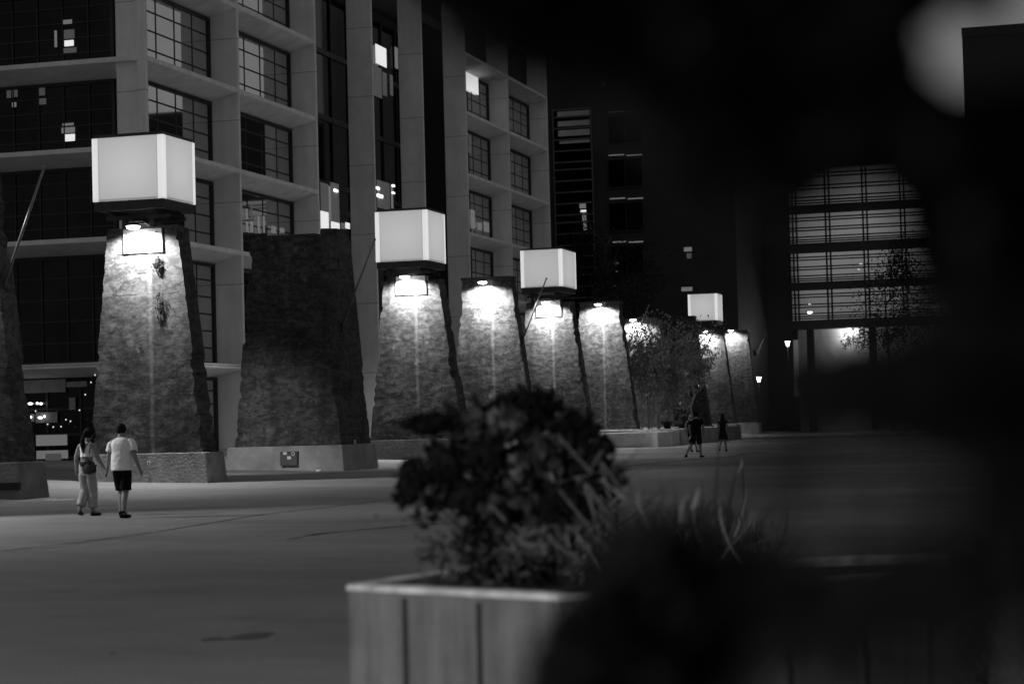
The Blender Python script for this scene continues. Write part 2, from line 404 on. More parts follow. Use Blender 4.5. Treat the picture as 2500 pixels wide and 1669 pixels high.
# reflections in the left facade's glass, painted as glowing panes
def lit_on_Y(x0, y0, x1, y1, Y, m='lit', par=None, name='glow_pane'):
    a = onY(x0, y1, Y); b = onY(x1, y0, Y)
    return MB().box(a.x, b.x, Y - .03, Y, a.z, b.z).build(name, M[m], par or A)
def lit_on_X(x0, y0, x1, y1, X, m='lit', par=None, name='glow_pane'):
    a = onX(x0, y1, X); b = onX(x1, y0, X)
    return MB().box(X, X + .03, a.y, b.y, a.z, b.z).build(name, M[m], par or A)
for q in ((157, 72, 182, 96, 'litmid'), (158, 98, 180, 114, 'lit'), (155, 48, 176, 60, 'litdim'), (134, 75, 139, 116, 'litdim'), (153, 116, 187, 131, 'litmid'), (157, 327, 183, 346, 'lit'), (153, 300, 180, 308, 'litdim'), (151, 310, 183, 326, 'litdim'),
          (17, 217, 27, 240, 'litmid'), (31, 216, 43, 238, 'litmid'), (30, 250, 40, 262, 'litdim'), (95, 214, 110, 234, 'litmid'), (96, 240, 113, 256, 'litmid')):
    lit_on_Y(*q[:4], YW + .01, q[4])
for q in ((600, 510, 604, 535, 'litdim'), (600, 541, 605, 566, 'litdim'), (611, 541, 617, 567, 'litdim'), (629, 528, 633, 569, 'litdim'), (642, 528, 645, 568, 'litdim'), (662, 553, 673, 568, 'litdim'), (683, 558, 693, 567, 'litdim'), (612, 498, 615, 530, 'litmid')):
    lit_on_X(*q[:4], XW + .10, q[4])  # glowing panes set just before the bay glass
for q in ((1149, 514, 1158, 532, 'litdim'), (1150, 534, 1159, 556, 'litdim'), (1166, 545, 1175, 560, 'litdim'), (1181, 544, 1193, 564, 'litdim'), (1144, 330, 1149, 352, 'litmid'), (1144, 356, 1149, 372, 'litmid')):
    lit_on_X(*q[:4], XW + .10, q[4])
# atrium between the tall columns
XA = XF - 3.2
MB().box(-75, XA, YF[2], YF[5], 0.2, 26.0).build('wall', M['core'], A)
MB().box(XA + .001, XF - REC, YF[2], YF[5], 26.4, 27.0).build('floor_slab', M['darkwall'], A)
aw = MB()
for y in (100.0, 102.6, 105.2, 108, 110.8, 113.4, 116.6, 119.2, 121.8): aw.box(XA + .002, XA + .16, y - .05, y + .05, 0.3, 25.9)
for z in (4.6, 9.5, 13.5, 14.9, 18.6, 22.3): aw.box(XA + .004, XA + .14, YF[2] + .02, YF[5] - .22, z, z + .3)
awf = aw.build('window', M['frame'], A)
MB().box(XA + .01, XA + .05, YF[2] + .1, YF[5] - .3, 0.4, 25.8).build('pane', M['glassdark'], awf)
for q in ((783, 519, 801, 558, 'lit'), (808, 545, 828, 557, 'lit'), (843, 545, 853, 557, 'lit'), (783, 450, 800, 514, 'litmid'), (808, 450, 826, 540, 'litmid'), (803, 455, 806, 540, 'litdim'),
          (921, 448, 950, 506, 'litmid'), (955, 452, 958, 508, 'litdim'), (1050, 440, 1056, 506, 'litmid'), (917, 120, 942, 154, 'lit'), (964, 118, 970, 166, 'litdim'), (1070, 160, 1079, 220, 'litdim'),
          (912, 168, 930, 233, 'litmid'), (934, 180, 943, 232, 'litmid'), (952, 185, 958, 232, 'litmid')):
    lit_on_X(*q[:4], XA + .17, q[4])  # upper panes stand for sky seen through, painted as glow; the lower are rooms
for q in ((917, 458, 926, 461), (920, 477, 934, 480), (957, 452, 963, 455), (957, 470, 963, 472), (1049, 443, 1055, 445), (1047, 462, 1055, 464), (815, 464, 824, 467)):
    lit_on_X(*q, XA + .22, 'tube', name='ceiling_light')
lit_on_X(1136, 172, 1166, 217, XW + .11, 'lit')  # sky seen through the top floor, painted as a glowing pane
# ground-floor shop front under the left facade
YG = YW + 0.05
window(A, 'Y', YG - .01, -52, xs_ - .3, 0.4, 3.7, 7, 3, glass='glassdark', bar=.1)
for q in ((56, 1063, 80, 1089), (89, 1060, 164, 1088), (62, 1100, 80, 1107), (90, 1098, 166, 1120)):
    lit_on_Y(*q, YG - .14, 'litdim')
for q in ((112, 1106, 150, 1124),): lit_on_Y(*q, YG - .19, 'litmid')
for q in ((50, 925, 160, 960, 'litmid'), (163, 930, 212, 945, 'litmid'), (50, 1010, 84, 1030, 'litmid'), (88, 1005, 140, 1032, 'litmid'), (170, 970, 184, 1000, 'litmid')): lit_on_Y(*q[:4], YG - .135, 'faint')

# string of tiny lights before the shop front
sl = thing('string_lights', 'string of small glowing bulbs hung before the dark shop front', 'string lights', onY(110, 1000, YG - 1))
mb = MB(); pts = [onY(x, y, YG - 1.0) for x, y in ((50, 1000), (66, 1010), (87, 1000), (116, 1032), (130, 1039), (149, 1038), (161, 1021), (172, 1025), (194, 998), (208, 960), (222, 930), (232, 912))]
mb.tube(pts, 0.012, 5).build('cable', M['steel'], sl)
for p in pts[1:]: MB().ball(p - Vector((0, 0, .05)), .035, .035, .035, 8, 6).build('bulb', M['lit'], sl)
ct = thing('counter_lights', 'row of bright counter lamps glowing inside the dark shop front', 'lights', onY(80, 985, YG - .3))
for x0, x1, y in ((52, 62, 985), (67, 81, 985), (88, 94, 984), (96, 104, 985), (73, 78, 1018), (92, 105, 1019), (106, 111, 1016)):
    a = onY(x0, y, YG - .3); b = onY(x1, y, YG - .3)
    MB().ball((a + b) / 2, (b.x - a.x) / 2, .05, .055, 10, 6).build('lamp_glass', M['tube'], ct)

# ------------------------------------------------------------ old concrete pillars
PIL = [  # front Y, BL, BR, TL, TR, depth bottom, depth top, cube?
    (44.87, None, (45, 1135), None, None, 0.9, 0.7, False),
    (55.78, (219, 1107), (502, 1105), (262, 556), (432, 554), 0.85, 0.8, True),
    (67.07, (573, 1096), (833.5, 1087), (612, 578), (782, 572), 3.0, 3.0, False),
    (81.39, (903, 1078), (1132.6, 1071), (936, 684), (1068, 682), 1.1, 1.0, True),
    (92.4, (1104, 1066), (1304, 1060), (1128, 684), (1246, 680), 0.9, 0.8, False),
    (103.5, (1258, 1060), (1442, 1052), (1285, 738), (1393, 736), 1.0, 0.9, True),
    (114.66, (1400, 1052), (1556, 1044), (1415, 742), (1511, 740), 0.9, 0.8, False),
    (125.75, (1508, 1044), (1650, 1036), (1522, 778), (1608, 776), 0.9, 0.8, False),
    (137.33, (1606, 1040), (1733, 1035), (1622, 776), (1694, 776), 0.9, 0.8, False),
    (147.6, (1680, 1036), (1796, 1031), (1694, 806), (1764, 805), 0.9, 0.8, True),
    (157.6, (1742, 1033), (1850, 1028), (1767, 810), (1825, 809), 0.9, 0.8, False),
    (33.6, None, None, None, None, 0.9, 0.8, True), (22.4, None, None, None, None, 0.9, 0.8, False)]
PLAB = ['sooty concrete pillar cut off by the left edge of the photo', 'lamplit weathered pillar under the largest glowing cube',
        'wide unlit sooty pillar carrying an electrical box on its base', 'lamplit pillar under the second largest glowing cube',
        'lamplit pillar without cube, between the second and third glowing cubes', 'lamplit pillar under the third glowing cube',
        'lamplit pillar without cube, left beside the birch trees', 'lamplit pillar mostly hidden behind the birch crowns',
        'dim pillar behind the right side of the birch trees', 'far pillar under the smallest glowing cube',
        'farthest lamplit pillar, last of the row on the right', 'lamplit pillar of the same row, nearer than the cut-off one', 'nearest lamplit pillar of the row, abreast of the open plaza']
def frustum(name, par, xb0, xb1, xt0, xt1, y0, db, dt, z0, z1, m, nx=26, nz=60, rough=0.018, seed=0, chip=0.10):
    """broken-edged tapering slab: closed grid of front, back and sides"""
    mb = MB(); ny = 5
    ring = []
    for i in range(nx + 1): ring.append((i / nx, 0.0))
    for j in range(1, ny + 1): ring.append((1.0, j / ny))
    for i in range(nx - 1, -1, -1): ring.append((i / nx, 1.0))
    for j in range(ny - 1, 0, -1): ring.append((0.0, j / ny))
    n = len(ring)
    for k in range(nz + 1):
        t = k / nz; z = z0 + (z1 - z0) * t
        xa = xb0 + (xt0 - xb0) * t; xb = xb1 + (xt1 - xb1) * t; d = db + (dt - db) * t
        for (u, v) in ring:
            x = xa + (xb - xa) * u; y = y0 + d * v
            p = Vector((x * 1.3 + seed * 11.7, y * 1.3, z * 1.3))
            off = noise.noise(p * 0.8) * rough + noise.noise(p * 3.1) * rough * 0.5
            edge = min(u, 1 - u) * (xb - xa)
            if edge < 0.12:
                side = 1 if u < 0.5 else -1
                c = noise.noise(Vector((seed * 3.3 + side, v * 0.4, z * 0.9))) + 0.55 * noise.noise(Vector((seed + side * 5, v, z * 3.5)))
                c = max(0, c) * chip * 2.2 + abs(noise.noise(Vector((seed, side * 7, z * 8)))) * chip * 0.35
                x += side * c * (1 - edge / 0.12) * (1.0 if v < .6 else 0.5)
            if t < 1: x += off * (0.6 if edge < .02 else 0); y += off * (1 if v < .5 else -1)
            zz = z
            if k == nz: zz += noise.noise(Vector((x * 1.2 + seed, y, 0))) * 0.08
            mb.v.append((x, y, zz))
    for k in range(nz):
        for i in range(n):
            j = (i + 1) % n; mb.f.append((k * n + i, k * n + j, (k + 1) * n + j, (k + 1) * n + i))
    mb.f.append(tuple(nz * n + i for i in range(n)))
    return mb.build(name, m, par)

LAMPS = {1: (325, 552), 3: (988, 674), 4: (1178, 688), 5: (1332, 737), 6: (1460, 742), 7: (1545, 780), 9: (1721, 808), 10: (1784, 806)}
LLAB = {11: 'assumed unseen disc lamp on the pillar nearer than the cut-off one', 12: 'assumed unseen disc lamp on the nearest pillar of the row', 0: 'added unseen lamp over the sooty pillar at the left edge', 1: 'bright disc lamp below the largest glowing cube', 3: 'bright disc lamp below the second largest glowing cube', 4: 'bright disc lamp on the pillar between second and third cubes',
        5: 'bright disc lamp below the third glowing cube', 6: 'bright disc lamp on the pillar left of the birches', 7: 'disc lamp shining through the birch leaves',
        9: 'small disc lamp below the smallest glowing cube', 10: 'disc lamp on the farthest pillar of the row'}
POW = {0: 700, 1: 3100, 3: 2900, 4: 3000, 5: 2800, 6: 2900, 7: 2600, 9: 2000, 10: 1800, 11: 6000, 12: 3500}
def add_lamp(k, p, xf):
    t = thing('spot_lamp', LLAB[k], 'lamp', p, 'disc lamps on the old pillars')
    MB().tube([p + Vector((0, 0, .11)), p + Vector((0, 0, .04)), p + Vector((0, 0, .0))], [.10, .20, .21], 16).build('lamp_head', M['steel'], t)
    MB().tube([p + Vector((0, 0, -.002)), p + Vector((0, 0, -.06)), p + Vector((0, 0, -.10))], [.205, .19, .09], 16).build('lamp_glass', M['bulb'], t)
    MB().tube([p + Vector((.02, 0, .07)), p + Vector((.28, .15, .10)), p + Vector((.38, .5, .04)), p + Vector((.38, .85, .0))], .025, 6).build('arm', M['steel'], t)
    ld = bpy.data.lights.new('spot', 'SPOT'); ld.energy = POW[k]; ld.spot_size = R(158); ld.spot_blend = 0.45; ld.shadow_soft_size = 0.12
    lo = bpy.data.objects.new('lamp_light', ld); COL.objects.link(lo); lo.parent = t; lo.location = (0, 0, -.13); lo.rotation_euler = (R(12), 0, 0)
for k, (Y, BL, BR, TL, TR, db, dt, cube) in enumerate(PIL):
    if k in (0, 11, 12):
        xb1 = onY(45, 1135, 44.87).x; xb0 = xb1 - 3.5; xt1 = xb1 - 0.75; xt0 = xt1 - 2.1; zt = 8.2
    else:
        bl, br, tl, tr = [onY(p[0], p[1], Y) for p in (BL, BR, TL, TR)]
        xb0, xb1, xt0, xt1 = bl.x, br.x, tl.x, tr.x; zt = (tl.z + tr.z) / 2
    zb = 0.91
    cx = (xb0 + xb1) / 2; g0 = gz(cx)
    lab = PLAB[k]
    T = thing('concrete_pillar', lab, 'pillar', (cx, Y, 0), 'row of old concrete pillars')
    strk = {1: onY(368, 800, Y).x, 3: onY(1016, 800, Y).x, 4: onY(1204, 850, Y).x, 5: onY(1351, 850, Y).x, 6: onY(1474, 850, Y).x}.get(k)
    m = mat('pillar_concrete', 0.048 if k == 2 else (0.05 if k in (1, 3) else 0.065), 0.85, build=old_concrete(None if strk is None else strk - cx, k), bump=0.11, bscale=9)
    frustum('shaft', T, xb0, xb1, xt0, xt1, Y, db, dt, zb - .02, zt, m, seed=k + 1, nx=26 if k < 7 else 12, nz=70 if k < 7 else 40, chip=0.12 if k < 8 else .08)
    if k == 2:  # rear half stands higher
        a = onY(700, 558, Y + 1.5); MB().hexa([(xt1 - .9, Y + 1.6, zt - 1.2), (xt1 + .10, Y + 1.6, zt - 1.2), (xt1 + .10, Y + 2.98, zt - 1.2), (xt1 - .9, Y + 2.98, zt - 1.2)], [(xt1 - .62, Y + 1.7, zt + .36), (xt1 - .03, Y + 1.7, zt + .33), (xt1 - .03, Y + 2.9, zt + .33), (xt1 - .62, Y + 2.9, zt + .36)]).build('cap', m, T)
        MB().box(xt0 + .1, xt1 - .3, Y + .25, Y + 1.6, zt - .2, zt + .05).build('cap', m, T)
    if k in (4, 6, 8, 10):
        MB().box(xt0 - .04, xt1 + .04, Y - .05, Y + dt + .03, zt - .02, zt + .12).build('cap', M['steel'], T)
    lo = [(xb0 - .32, Y - .33, g0 - .5), (xb1 + .22, Y - .33, g0 - .5), (xb1 + .22, Y + db + .35, g0 - .5), (xb0 - .32, Y + db + .35, g0 - .5)]
    hi = [(xb0 - .18, Y - .22, zb), (xb1 + .10, Y - .22, zb), (xb1 + .10, Y + db + .22, zb), (xb0 - .18, Y + db + .22, zb)]
    bm_ = MB().hexa(lo, hi).build('base', M.get('base%d' % k, M['base']), T)
    bv = bm_.modifiers.new('bev', 'BEVEL'); bv.width = 0.02; bv.segments = 2
    if k in (0, 11, 12): lp = Vector((xt0 + 1.0, Y - .55, 7.9)); add_lamp(k, lp, xt1)  # the cut-off pillar's lamp is added; the nearer two are assumed, out of view
    elif k in LAMPS: add_lamp(k, onY(LAMPS[k][0], LAMPS[k][1], Y - .55), xt1)
    if k == 1:
        # clump of weeds hanging in the crack right of the plate
        wd = thing('wall_weed', 'dark weeds growing in a crack of the pillar under the white plate', 'plant', onY(385, 660, Y - .05))
        mb = MB()
        for (px, y0_, y1_, hw) in ((385, 622, 662, 6), (389, 712, 768, 9), (383, 640, 650, 10)):
            for q in range(90):
                p = onY(px + random.gauss(0, hw * .6), random.uniform(y0_, y1_), Y - .06); mb.leaf(p, Vector((random.gauss(0, .6), -.5, -1)), rv(), .06, .04)
        mb.build('leaves', M['leafdark'], wd)
    if k == 0:
        a = onY(0, 1196, Y - .36); b = onY(44, 1177, Y - .36)
        MB().box(a.x - 1, b.x, Y - .35, Y - .22, a.z, b.z).build('slot', M['core'], T)
# ------------------------------------------------------------ glowing cubes
CUBES = [(1, (399, 405), 327, 483, 225, 476, 'largest glowing white cube lantern, on the leftmost lamplit pillar'),
         (3, (1042.5, 570), 511, 634, 916, 1087, 'second largest glowing white cube lantern, before the tall columns'),
         (5, (1372, 652), 607, 698, 1271, 1406, 'third glowing white cube lantern, at the right end of the pale building'),
         (9, (1751, 750), 716, 781, 1680, 1772, 'smallest glowing cube lantern, far off beside the birch leaves')]
for (k, cpx, yt, yb, xl, xr, lab) in CUBES:
    Yp = PIL[k][0]; Yc = Yp - 0.45
    c = onY(cpx[0], cpx[1], Yc); zt = onY(cpx[0], yt, Yc).z; zb = onY(cpx[0], yb, Yc).z
    x1 = c.x; x0 = onY(xl, cpx[1] + 5, Yc).x; Wd = x1 - x0
    y1 = onX(xr, cpx[1], x1).y
    if k == 9: y1 = Yc + Wd
    T = thing('cube_lantern', lab, 'lantern', ((x0 + x1) / 2, (Yc + y1) / 2, zb - .7), 'glowing cube lanterns on the pillars')
    def panel(s0, s1, z0, z1, side, nm, mm, o=0.0):
        mb = MB()
        if side == 'f': mb.box(x0 + s0, x0 + s1, Yc + .00 - o, Yc + .03, z0, z1)
        elif side == 'r': mb.box(x1 - .03, x1 + o, Yc + s0, Yc + s1, z0, z1)
        elif side == 'b': mb.box(x0 + s0, x0 + s1, y1 - .03, y1 + o, z0, z1)
        else: mb.box(x0 - o, x0 + .03, Yc + s0, Yc + s1, z0, z1)
        mb.build(nm, M[mm], T)
    for side, L_ in (('f', Wd), ('r', y1 - Yc), ('b', Wd), ('l', y1 - Yc)):
        e = 0.24; a0 = 0.035 if side in 'rl' else 0.0; a1 = L_ - a0
        panel(a0, e - .05, zb, zt, side, 'edge_strip', 'paneledge')
        panel(e - .05, e, zb, zt, side, 'dim_strip', 'panelshade')
        panel(e, L_ - e, zb + .07, zt, side, 'panel', 'panel')
        panel(e, L_ - e, zb, zb + .07, side, 'dim_strip', 'panelshade')
        panel(L_ - e, L_ - e + .05, zb, zt, side, 'dim_strip', 'panelshade')
        panel(L_ - e + .05, a1, zb, zt, side, 'edge_strip', 'paneledge')
    MB().box(x0 + .04, x1 - .04, Yc + .04, y1 - .04, zt - .02, zt + .10).build('lid', M['steel'], T)
    MB().box(x0 + .03, x1 - .03, Yc + .03, y1 - .03, zb - .28, zb - .005).build('tray', M['steel'], T)
    ztop = onY(PIL[k][3][0], PIL[k][3][1], Yp).z
    br = MB(); zl = zb - .282
    for xx in (x0 + .35, x1 - .5): br.box(xx, xx + .12, Yc + .25, y1 - .2, zl - .12, zl)
    zz = zl - .122
    for yy in (Yc + .55, y1 - .5): br.box(x0 + .15, x1 - .15, yy, yy + .12, zz - .12, zz)
    cxm = (x0 + x1) / 2
    for xx in (cxm - .55, cxm + .35): br.box(xx, xx + .14, Yp + .2, Yp + .34, ztop - .1, zz - .122)
    br.build('bracket', M['steel'], T)
    MB().box(cxm - .16, cxm + .3, Yp - .1, Yp + .1, zz - .30, zz - .20).build('ballast_box', M['pole'], T)
    for fx in (.2, -.2):
        for fy in (.2, -.2):
            px_ = (x0 if fx > 0 else x1) + fx; py_ = (Yc if fy > 0 else y1) + fy
            MB().tube([(px_, py_, zb), (px_, py_, zt - .03)], .035, 8).build('shadow_post', M['steel'], T)  # added unseen posts, casting soft dark bands on the panels
    for fz in (.32, .68):
        ld = bpy.data.lights.new('lantern', 'POINT'); ld.energy = 4.2 * (Wd / 2.1) ** 2; ld.shadow_soft_size = .30
        lo = bpy.data.objects.new('lamp_light', ld); COL.objects.link(lo); lo.parent = T
        lo.location = (0, 0, zb + (zt - zb) * fz - T.location.z)
    # white plate with bolts
    pr = {1: (299, 391, 562, 617), 3: (966, 1036, 678, 719), 5: (1310, 1366, 738, 772)}.get(k)
    if pr:
        a = onY(pr[0], pr[3], Yp - .14); b = onY(pr[1], pr[2] - 6, Yp - .14)
        pl = thing('sign_plate', {1: 'white bolted plate under the largest glowing cube', 3: 'white bolted plate under the second largest glowing cube', 5: 'white bolted plate under the third glowing cube'}[k], 'sign', ((a.x + b.x) / 2, Yp - .12, a.z), 'white plates on the cube pillars')
        MB().box(a.x - .02 - .008 * k, b.x + .02 + .008 * k, Yp - .048, Yp + .06, a.z - .03 - .004 * k, b.z + .014).build('backing', M['steel'], pl)
        MB().box(a.x, b.x, Yp - .062, Yp - .05, a.z, b.z).build('face', M['plate'], pl)
        for fx, fz in ((.1, .08), (.5, .10), (.88, .1), (.1, .80), (.87, .84)):
            bx_ = a.x + (b.x - a.x) * fx; bz = a.z + (b.z - a.z) * fz
            MB().tube([(bx_, Yp - .06, bz), (bx_, Yp - .10, bz)], .022, 8).build('bolt', M['bolt'], pl)
# ------------------------------------------------------------ slanted flag poles
POLES = [(0, (5, 712), (108, 408), -25.6, 'slanted bare flagpole at the left edge, before the dark windows'),
         (2, (835, 795), (915, 585), -25.6, 'slanted bare flagpole on the unlit pillar beside the second cube'),
         (4, (1277, 826), (1334, 680), -25.7, 'slanted bare flagpole crossing the third glowing cube'),
         (6, (1533, 868), (1584, 745), -25.8, 'slanted bare flagpole before the birch leaves'),
         (8, (1712, 875), (1750, 790), -25.9, 'slanted bare flagpole below the smallest cube'),
         (10, (1852, 858), (1871, 812), -25.9, 'slanted bare flagpole on the farthest pillar')]
for k, a, b, X, lab in POLES:
    Y = PIL[k][0] + (1.2 if k == 2 else .3)
    p = onY(a[0], a[1], Y); q = onY(b[0], b[1], Y - 0.4)
    T = thing('flagpole', lab, 'flagpole', p, 'slanted flagpoles on the pillars')
    MB().tube([p, q], [.045, .03], 8).build('pole', M['pole'], T, True)
    MB().ball(q, .05, .05, .05, 8, 6).build('finial', M['pole'], T)
    MB().hexa([p + Vector(v) for v in ((-.45, -.06, -.35), (.03, -.06, -.25), (.03, .06, -.25), (-.45, .06, -.35))],
              [p + Vector(v) for v in ((-.45, -.06, .10), (.06, -.06, .12), (.06, .06, .12), (-.45, .06, .10))]).build('socket', M['steel'], T)

# added unseen lamp behind the first lamplit pillar, brightening the wide one's foot
p = Vector((-27.0, 56.95, 5.2))
t = thing('spot_lamp', 'added unseen floodlight on the back of the first lamplit pillar', 'lamp', p)
MB().tube([p, p + Vector((0, .22, -.12))], [.10, .14], 12).build('lamp_head', M['steel'], t)  # head of the added unseen lamp
MB().tube([p + Vector((0, .222, -.122)), p + Vector((0, .25, -.135))], [.13, .12], 12).build('lamp_glass', M['bulb'], t)
MB().tube([p + Vector((0, -.35, .1)), p + Vector((0, -.1, .1)), p], .03, 6).build('arm', M['steel'], t)
ld = bpy.data.lights.new('added_flood', 'SPOT'); ld.energy = 1900; ld.spot_size = R(52); ld.spot_blend = 0.9; ld.shadow_soft_size = 0.12
lo = bpy.data.objects.new('lamp_light', ld); COL.objects.link(lo); lo.parent = t; lo.location = (0, .30, -.16)
lo.rotation_euler = (Vector((-29.0, 67.0, 0.2)) - p).to_track_quat('-Z', 'Y').to_euler()
# added unseen street lamp behind the camera, brightening the planter and the walkers' clothes
p = Vector((-7.5, -3.5, 5.6))
t = thing('street_lamp', 'added unseen tall street lamp behind the photographer on the left', 'street lamp', (p.x, p.y, 0))
MB().tube([(p.x, p.y, 0), (p.x, p.y, 5.6), (p.x + .1, p.y + .5, 5.75)], [.09, .06, .05], 10).build('post', M['steel'], t)
MB().box(p.x - .12, p.x + .30, p.y + .4, p.y + 1.0, 5.66, 5.78).build('lamp_head', M['steel'], t)
MB().box(p.x - .08, p.x + .26, p.y + .45, p.y + .95, 5.63, 5.655).build('lamp_glass', M['bulb'], t)
ld = bpy.data.lights.new('street', 'SPOT'); ld.energy = 5600; ld.spot_size = R(165); ld.spot_blend = .3; ld.shadow_soft_size = .2  # beam of the added lamp, wide enough to lighten upright fronts
lo = bpy.data.objects.new('lamp_light', ld); COL.objects.link(lo); lo.parent = t; lo.location = (.1, .7, 5.58)

# ------------------------------------------------------------ small things on the pillar bases
Yb = PIL[2][0] - .31
T = thing('electrical_box', 'grey metal cabinet with stickers on the wide pillar base', 'electrical box', onY(707, 1138, Yb))
a = onY(688, 1136, Yb); b = onY(728, 1101, Yb)
MB().box(a.x, b.x, Yb - .14, Yb + .1, a.z, b.z).build('cabinet', M['elbox'], T)
MB().box(a.x + .02, b.x - .02, Yb - .155, Yb - .142, a.z + .03, b.z - .02).build('door', M['elbox'], T)
for q in ((691.5, 1103, 700, 1109.5), (701, 1113, 710, 1121), (702.5, 1103, 707.5, 1107)):
    c0 = onY(q[0], q[3], Yb - .16); c1 = onY(q[2], q[1], Yb - .16)
    o = MB().box(c0.x, c1.x, Yb - .162, Yb - .157, c0.z, c1.z).build('sticker', M['bolt'] if q[0] == 702.5 else M['sticker'], T)
c0 = onY(715.5, 1107.5, Yb - .16)
MB().tube([c0 + Vector((math.cos(t) * .055, 0, math.sin(t) * .055)) for t in [i * math.pi / 6 for i in range(13)]], .012, 5).build('sticker', M['sticker'], T)
T = thing('light_can', 'crushed white can lying at the foot of the wide pillar base', 'can', gnd(778, 1150.5))
p = gnd(778, 1152); MB().tube([p + Vector((-.09, 0, .05)), p + Vector((-.03, 0, .045)), p + Vector((.02, .0, .06)), p + Vector((.09, 0, .07))], [.04, .045, .03, .045], 10).build('shell', M['plate'], T)
p = gnd(1507, 1093); tag(MB().ball(p + Vector((0, 0, .04)), .09, .05, .04, 10, 6, .5).build('paper_litter', M['plate']), 'scrap of white litter on the paving before the low wall', 'litter')
p = onY(760, 1078, PIL[2][0] - .1); q = onX(869, 1082, -25.33)
tag(MB().tube([(q.x - .05, q.y, .912), (q.x - .05, q.y, 1.02), (q.x - .05, q.y, 1.06)], [.035, .05, .05], 10).build('paper_cup', M['sticker'], loc=(q.x - .05, q.y, .912)), 'small pale cup left on the dark end of the wide base', 'cup')
Yb1 = PIL[1][0] - .27
c0 = onY(363, 1130, Yb1 - .03)
T = thing('painted_ring', 'small chalky ring painted on the base of the first lamplit pillar', 'graffiti', c0)
MB().tube([c0 + Vector((math.cos(t) * .045, 0, math.sin(t) * .05)) for t in [i * math.pi / 7 for i in range(15)]], .011, 5).build('ring', M['graff'], T)

# ------------------------------------------------------------ tree bed walls
gw = MB()
T = thing('planter_wall', 'long low concrete wall of the tree bed', 'wall', (-25, 105, 0))
x1 = gnd(1607, 1091).x; y0 = gnd(1607, 1091).y
a = gnd(1360, 1091)
MB().hexa([(-32, y0, -.1), (x1, y0, -.1), (x1, y0 + 4.1, -.1), (-32, y0 + 4.1, -.1)], [(-32, y0 + .05, .76), (x1 - .05, y0 + .05, .76), (x1 - .05, y0 + 4.1, .76), (-32, y0 + 4.1, .76)]).build('wall_block', M['seat'], T)
MB().box(x1 - 3.0, x1 - .12, y0 + 4.11, y0 + 6.3, -.1, .80).build('step_block', M['rim'], T)
MB().hexa([(-32, y0 + 6.31, -.1), (x1, y0 + 6.31, -.1), (x1, y0 + 26, -.1), (-32, y0 + 26, -.1)], [(-32, y0 + 6.31, .86), (x1 - .05, y0 + 6.31, .86), (x1 - .05, y0 + 26, .86), (-32, y0 + 26, .86)]).build('wall_block', M['base'], T)
T = thing('bench', 'dark bench standing by the foot of the birches', 'bench', (-26, 112, .8))
a = onY(1666, 1033, 118); b = onY(1686, 1025, 118)
MB().box(a.x, b.x, 118, 118.5, a.z, b.z).build('backrest', M['steel'], T)
MB().box(a.x, b.x, 117.6, 118, a.z - .35, a.z - .28).build('seat', M['steel'], T)
for xx in (a.x + .1, b.x - .16): MB().box(xx, xx + .06, 117.7, 118.3, .86, a.z - .001).build('leg', M['steel'], T)
T = thing('bench', 'dark long bench on the bed wall behind the walking girl', 'bench', (-23, 125, .86), None)
a = gnd(1716, 1048, 1.15); 
MB().box(-25.0, -24.4, y0 + 14, y0 + 25, 1.12, 1.30).build('seat', M['steel'], T)
for yy in (y0 + 14.5, y0 + 19, y0 + 24): MB().box(-24.9, -24.5, yy, yy + .1, .86, 1.119).build('leg', M['steel'], T)

# ------------------------------------------------------------ far buildings
YT = 160.0
xa = onY(1346, 700, YT).x; xb = onY(1800, 700, YT).x
T = thing('tower_building', 'dark tower block behind the pillars with a tall ladder-like strip window', 'building', (xa, YT, 0))
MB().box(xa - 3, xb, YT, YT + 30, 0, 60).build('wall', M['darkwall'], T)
a = onY(1360, 600, YT); b = onY(1441, 262, YT); fr = MB()
fr.box(a.x - .1, a.x, YT - .12, YT - .003, a.z - 8, b.z); fr.box(b.x, b.x + .1, YT - .12, YT - .003, a.z - 8, b.z)
z = b.z; k = 0
while z > a.z - 8:
    fr.box(a.x, b.x, YT - .1, YT - .004, z - .12, z); z -= (0.92 if k % 5 else 0.6); k += 1
wf = fr.build('window', M['louvre'], T)
MB().box(a.x + .001, b.x - .001, YT - .03, YT - .006, a.z - 8, b.z - .01).build('pane', M['glassdark'], wf)
for q in ((1361, 268, 1440, 288, 'litmid'), (1362, 292, 1440, 310, 'litmid'), (1363, 314, 1440, 334, 'litmid'), (1366, 340, 1440, 352, 'litmid')):
    c0 = onY(q[0], q[3], YT); c1 = onY(q[2], q[1], YT)
    MB().box(c0.x, c1.x, YT - .045, YT - .032, c0.z, c1.z).build('blind', M['palewall'], T)
for q in ((1415, 493, 1430, 509, 'litdim'), (1417, 512, 1431, 518, 'lit'), (1422, 519, 1431, 541, 'litdim'), (1425, 543, 1432, 562, 'litdim')):
    lit_on_Y(*q[:4], YT - .05, q[4], T)
for (x0_, x1_, yt, lit) in ((1484, 1570, 270, 'litmid'), (1484, 1570, 376, 'litdim'), (1487, 1572, 482, 'litdim'), (1492, 1572, 588, 'litdim')):
    c0 = onY(x0_, yt + 85, YT); c1 = onY(x1_, yt + 8, YT)
    w_ = window(T, 'Y', YT - .01, c0.x, c1.x, c0.z, c1.z, 2, 1, glass='glassdark', fw=.1)
    mid = (x0_ + x1_) / 2
    for s0, s1 in ((x0_ + 2, mid - 3), (mid + 3, x1_ - 2)):
        lit_on_Y(s0, yt, s1, yt + 5, YT - .15, lit, T)
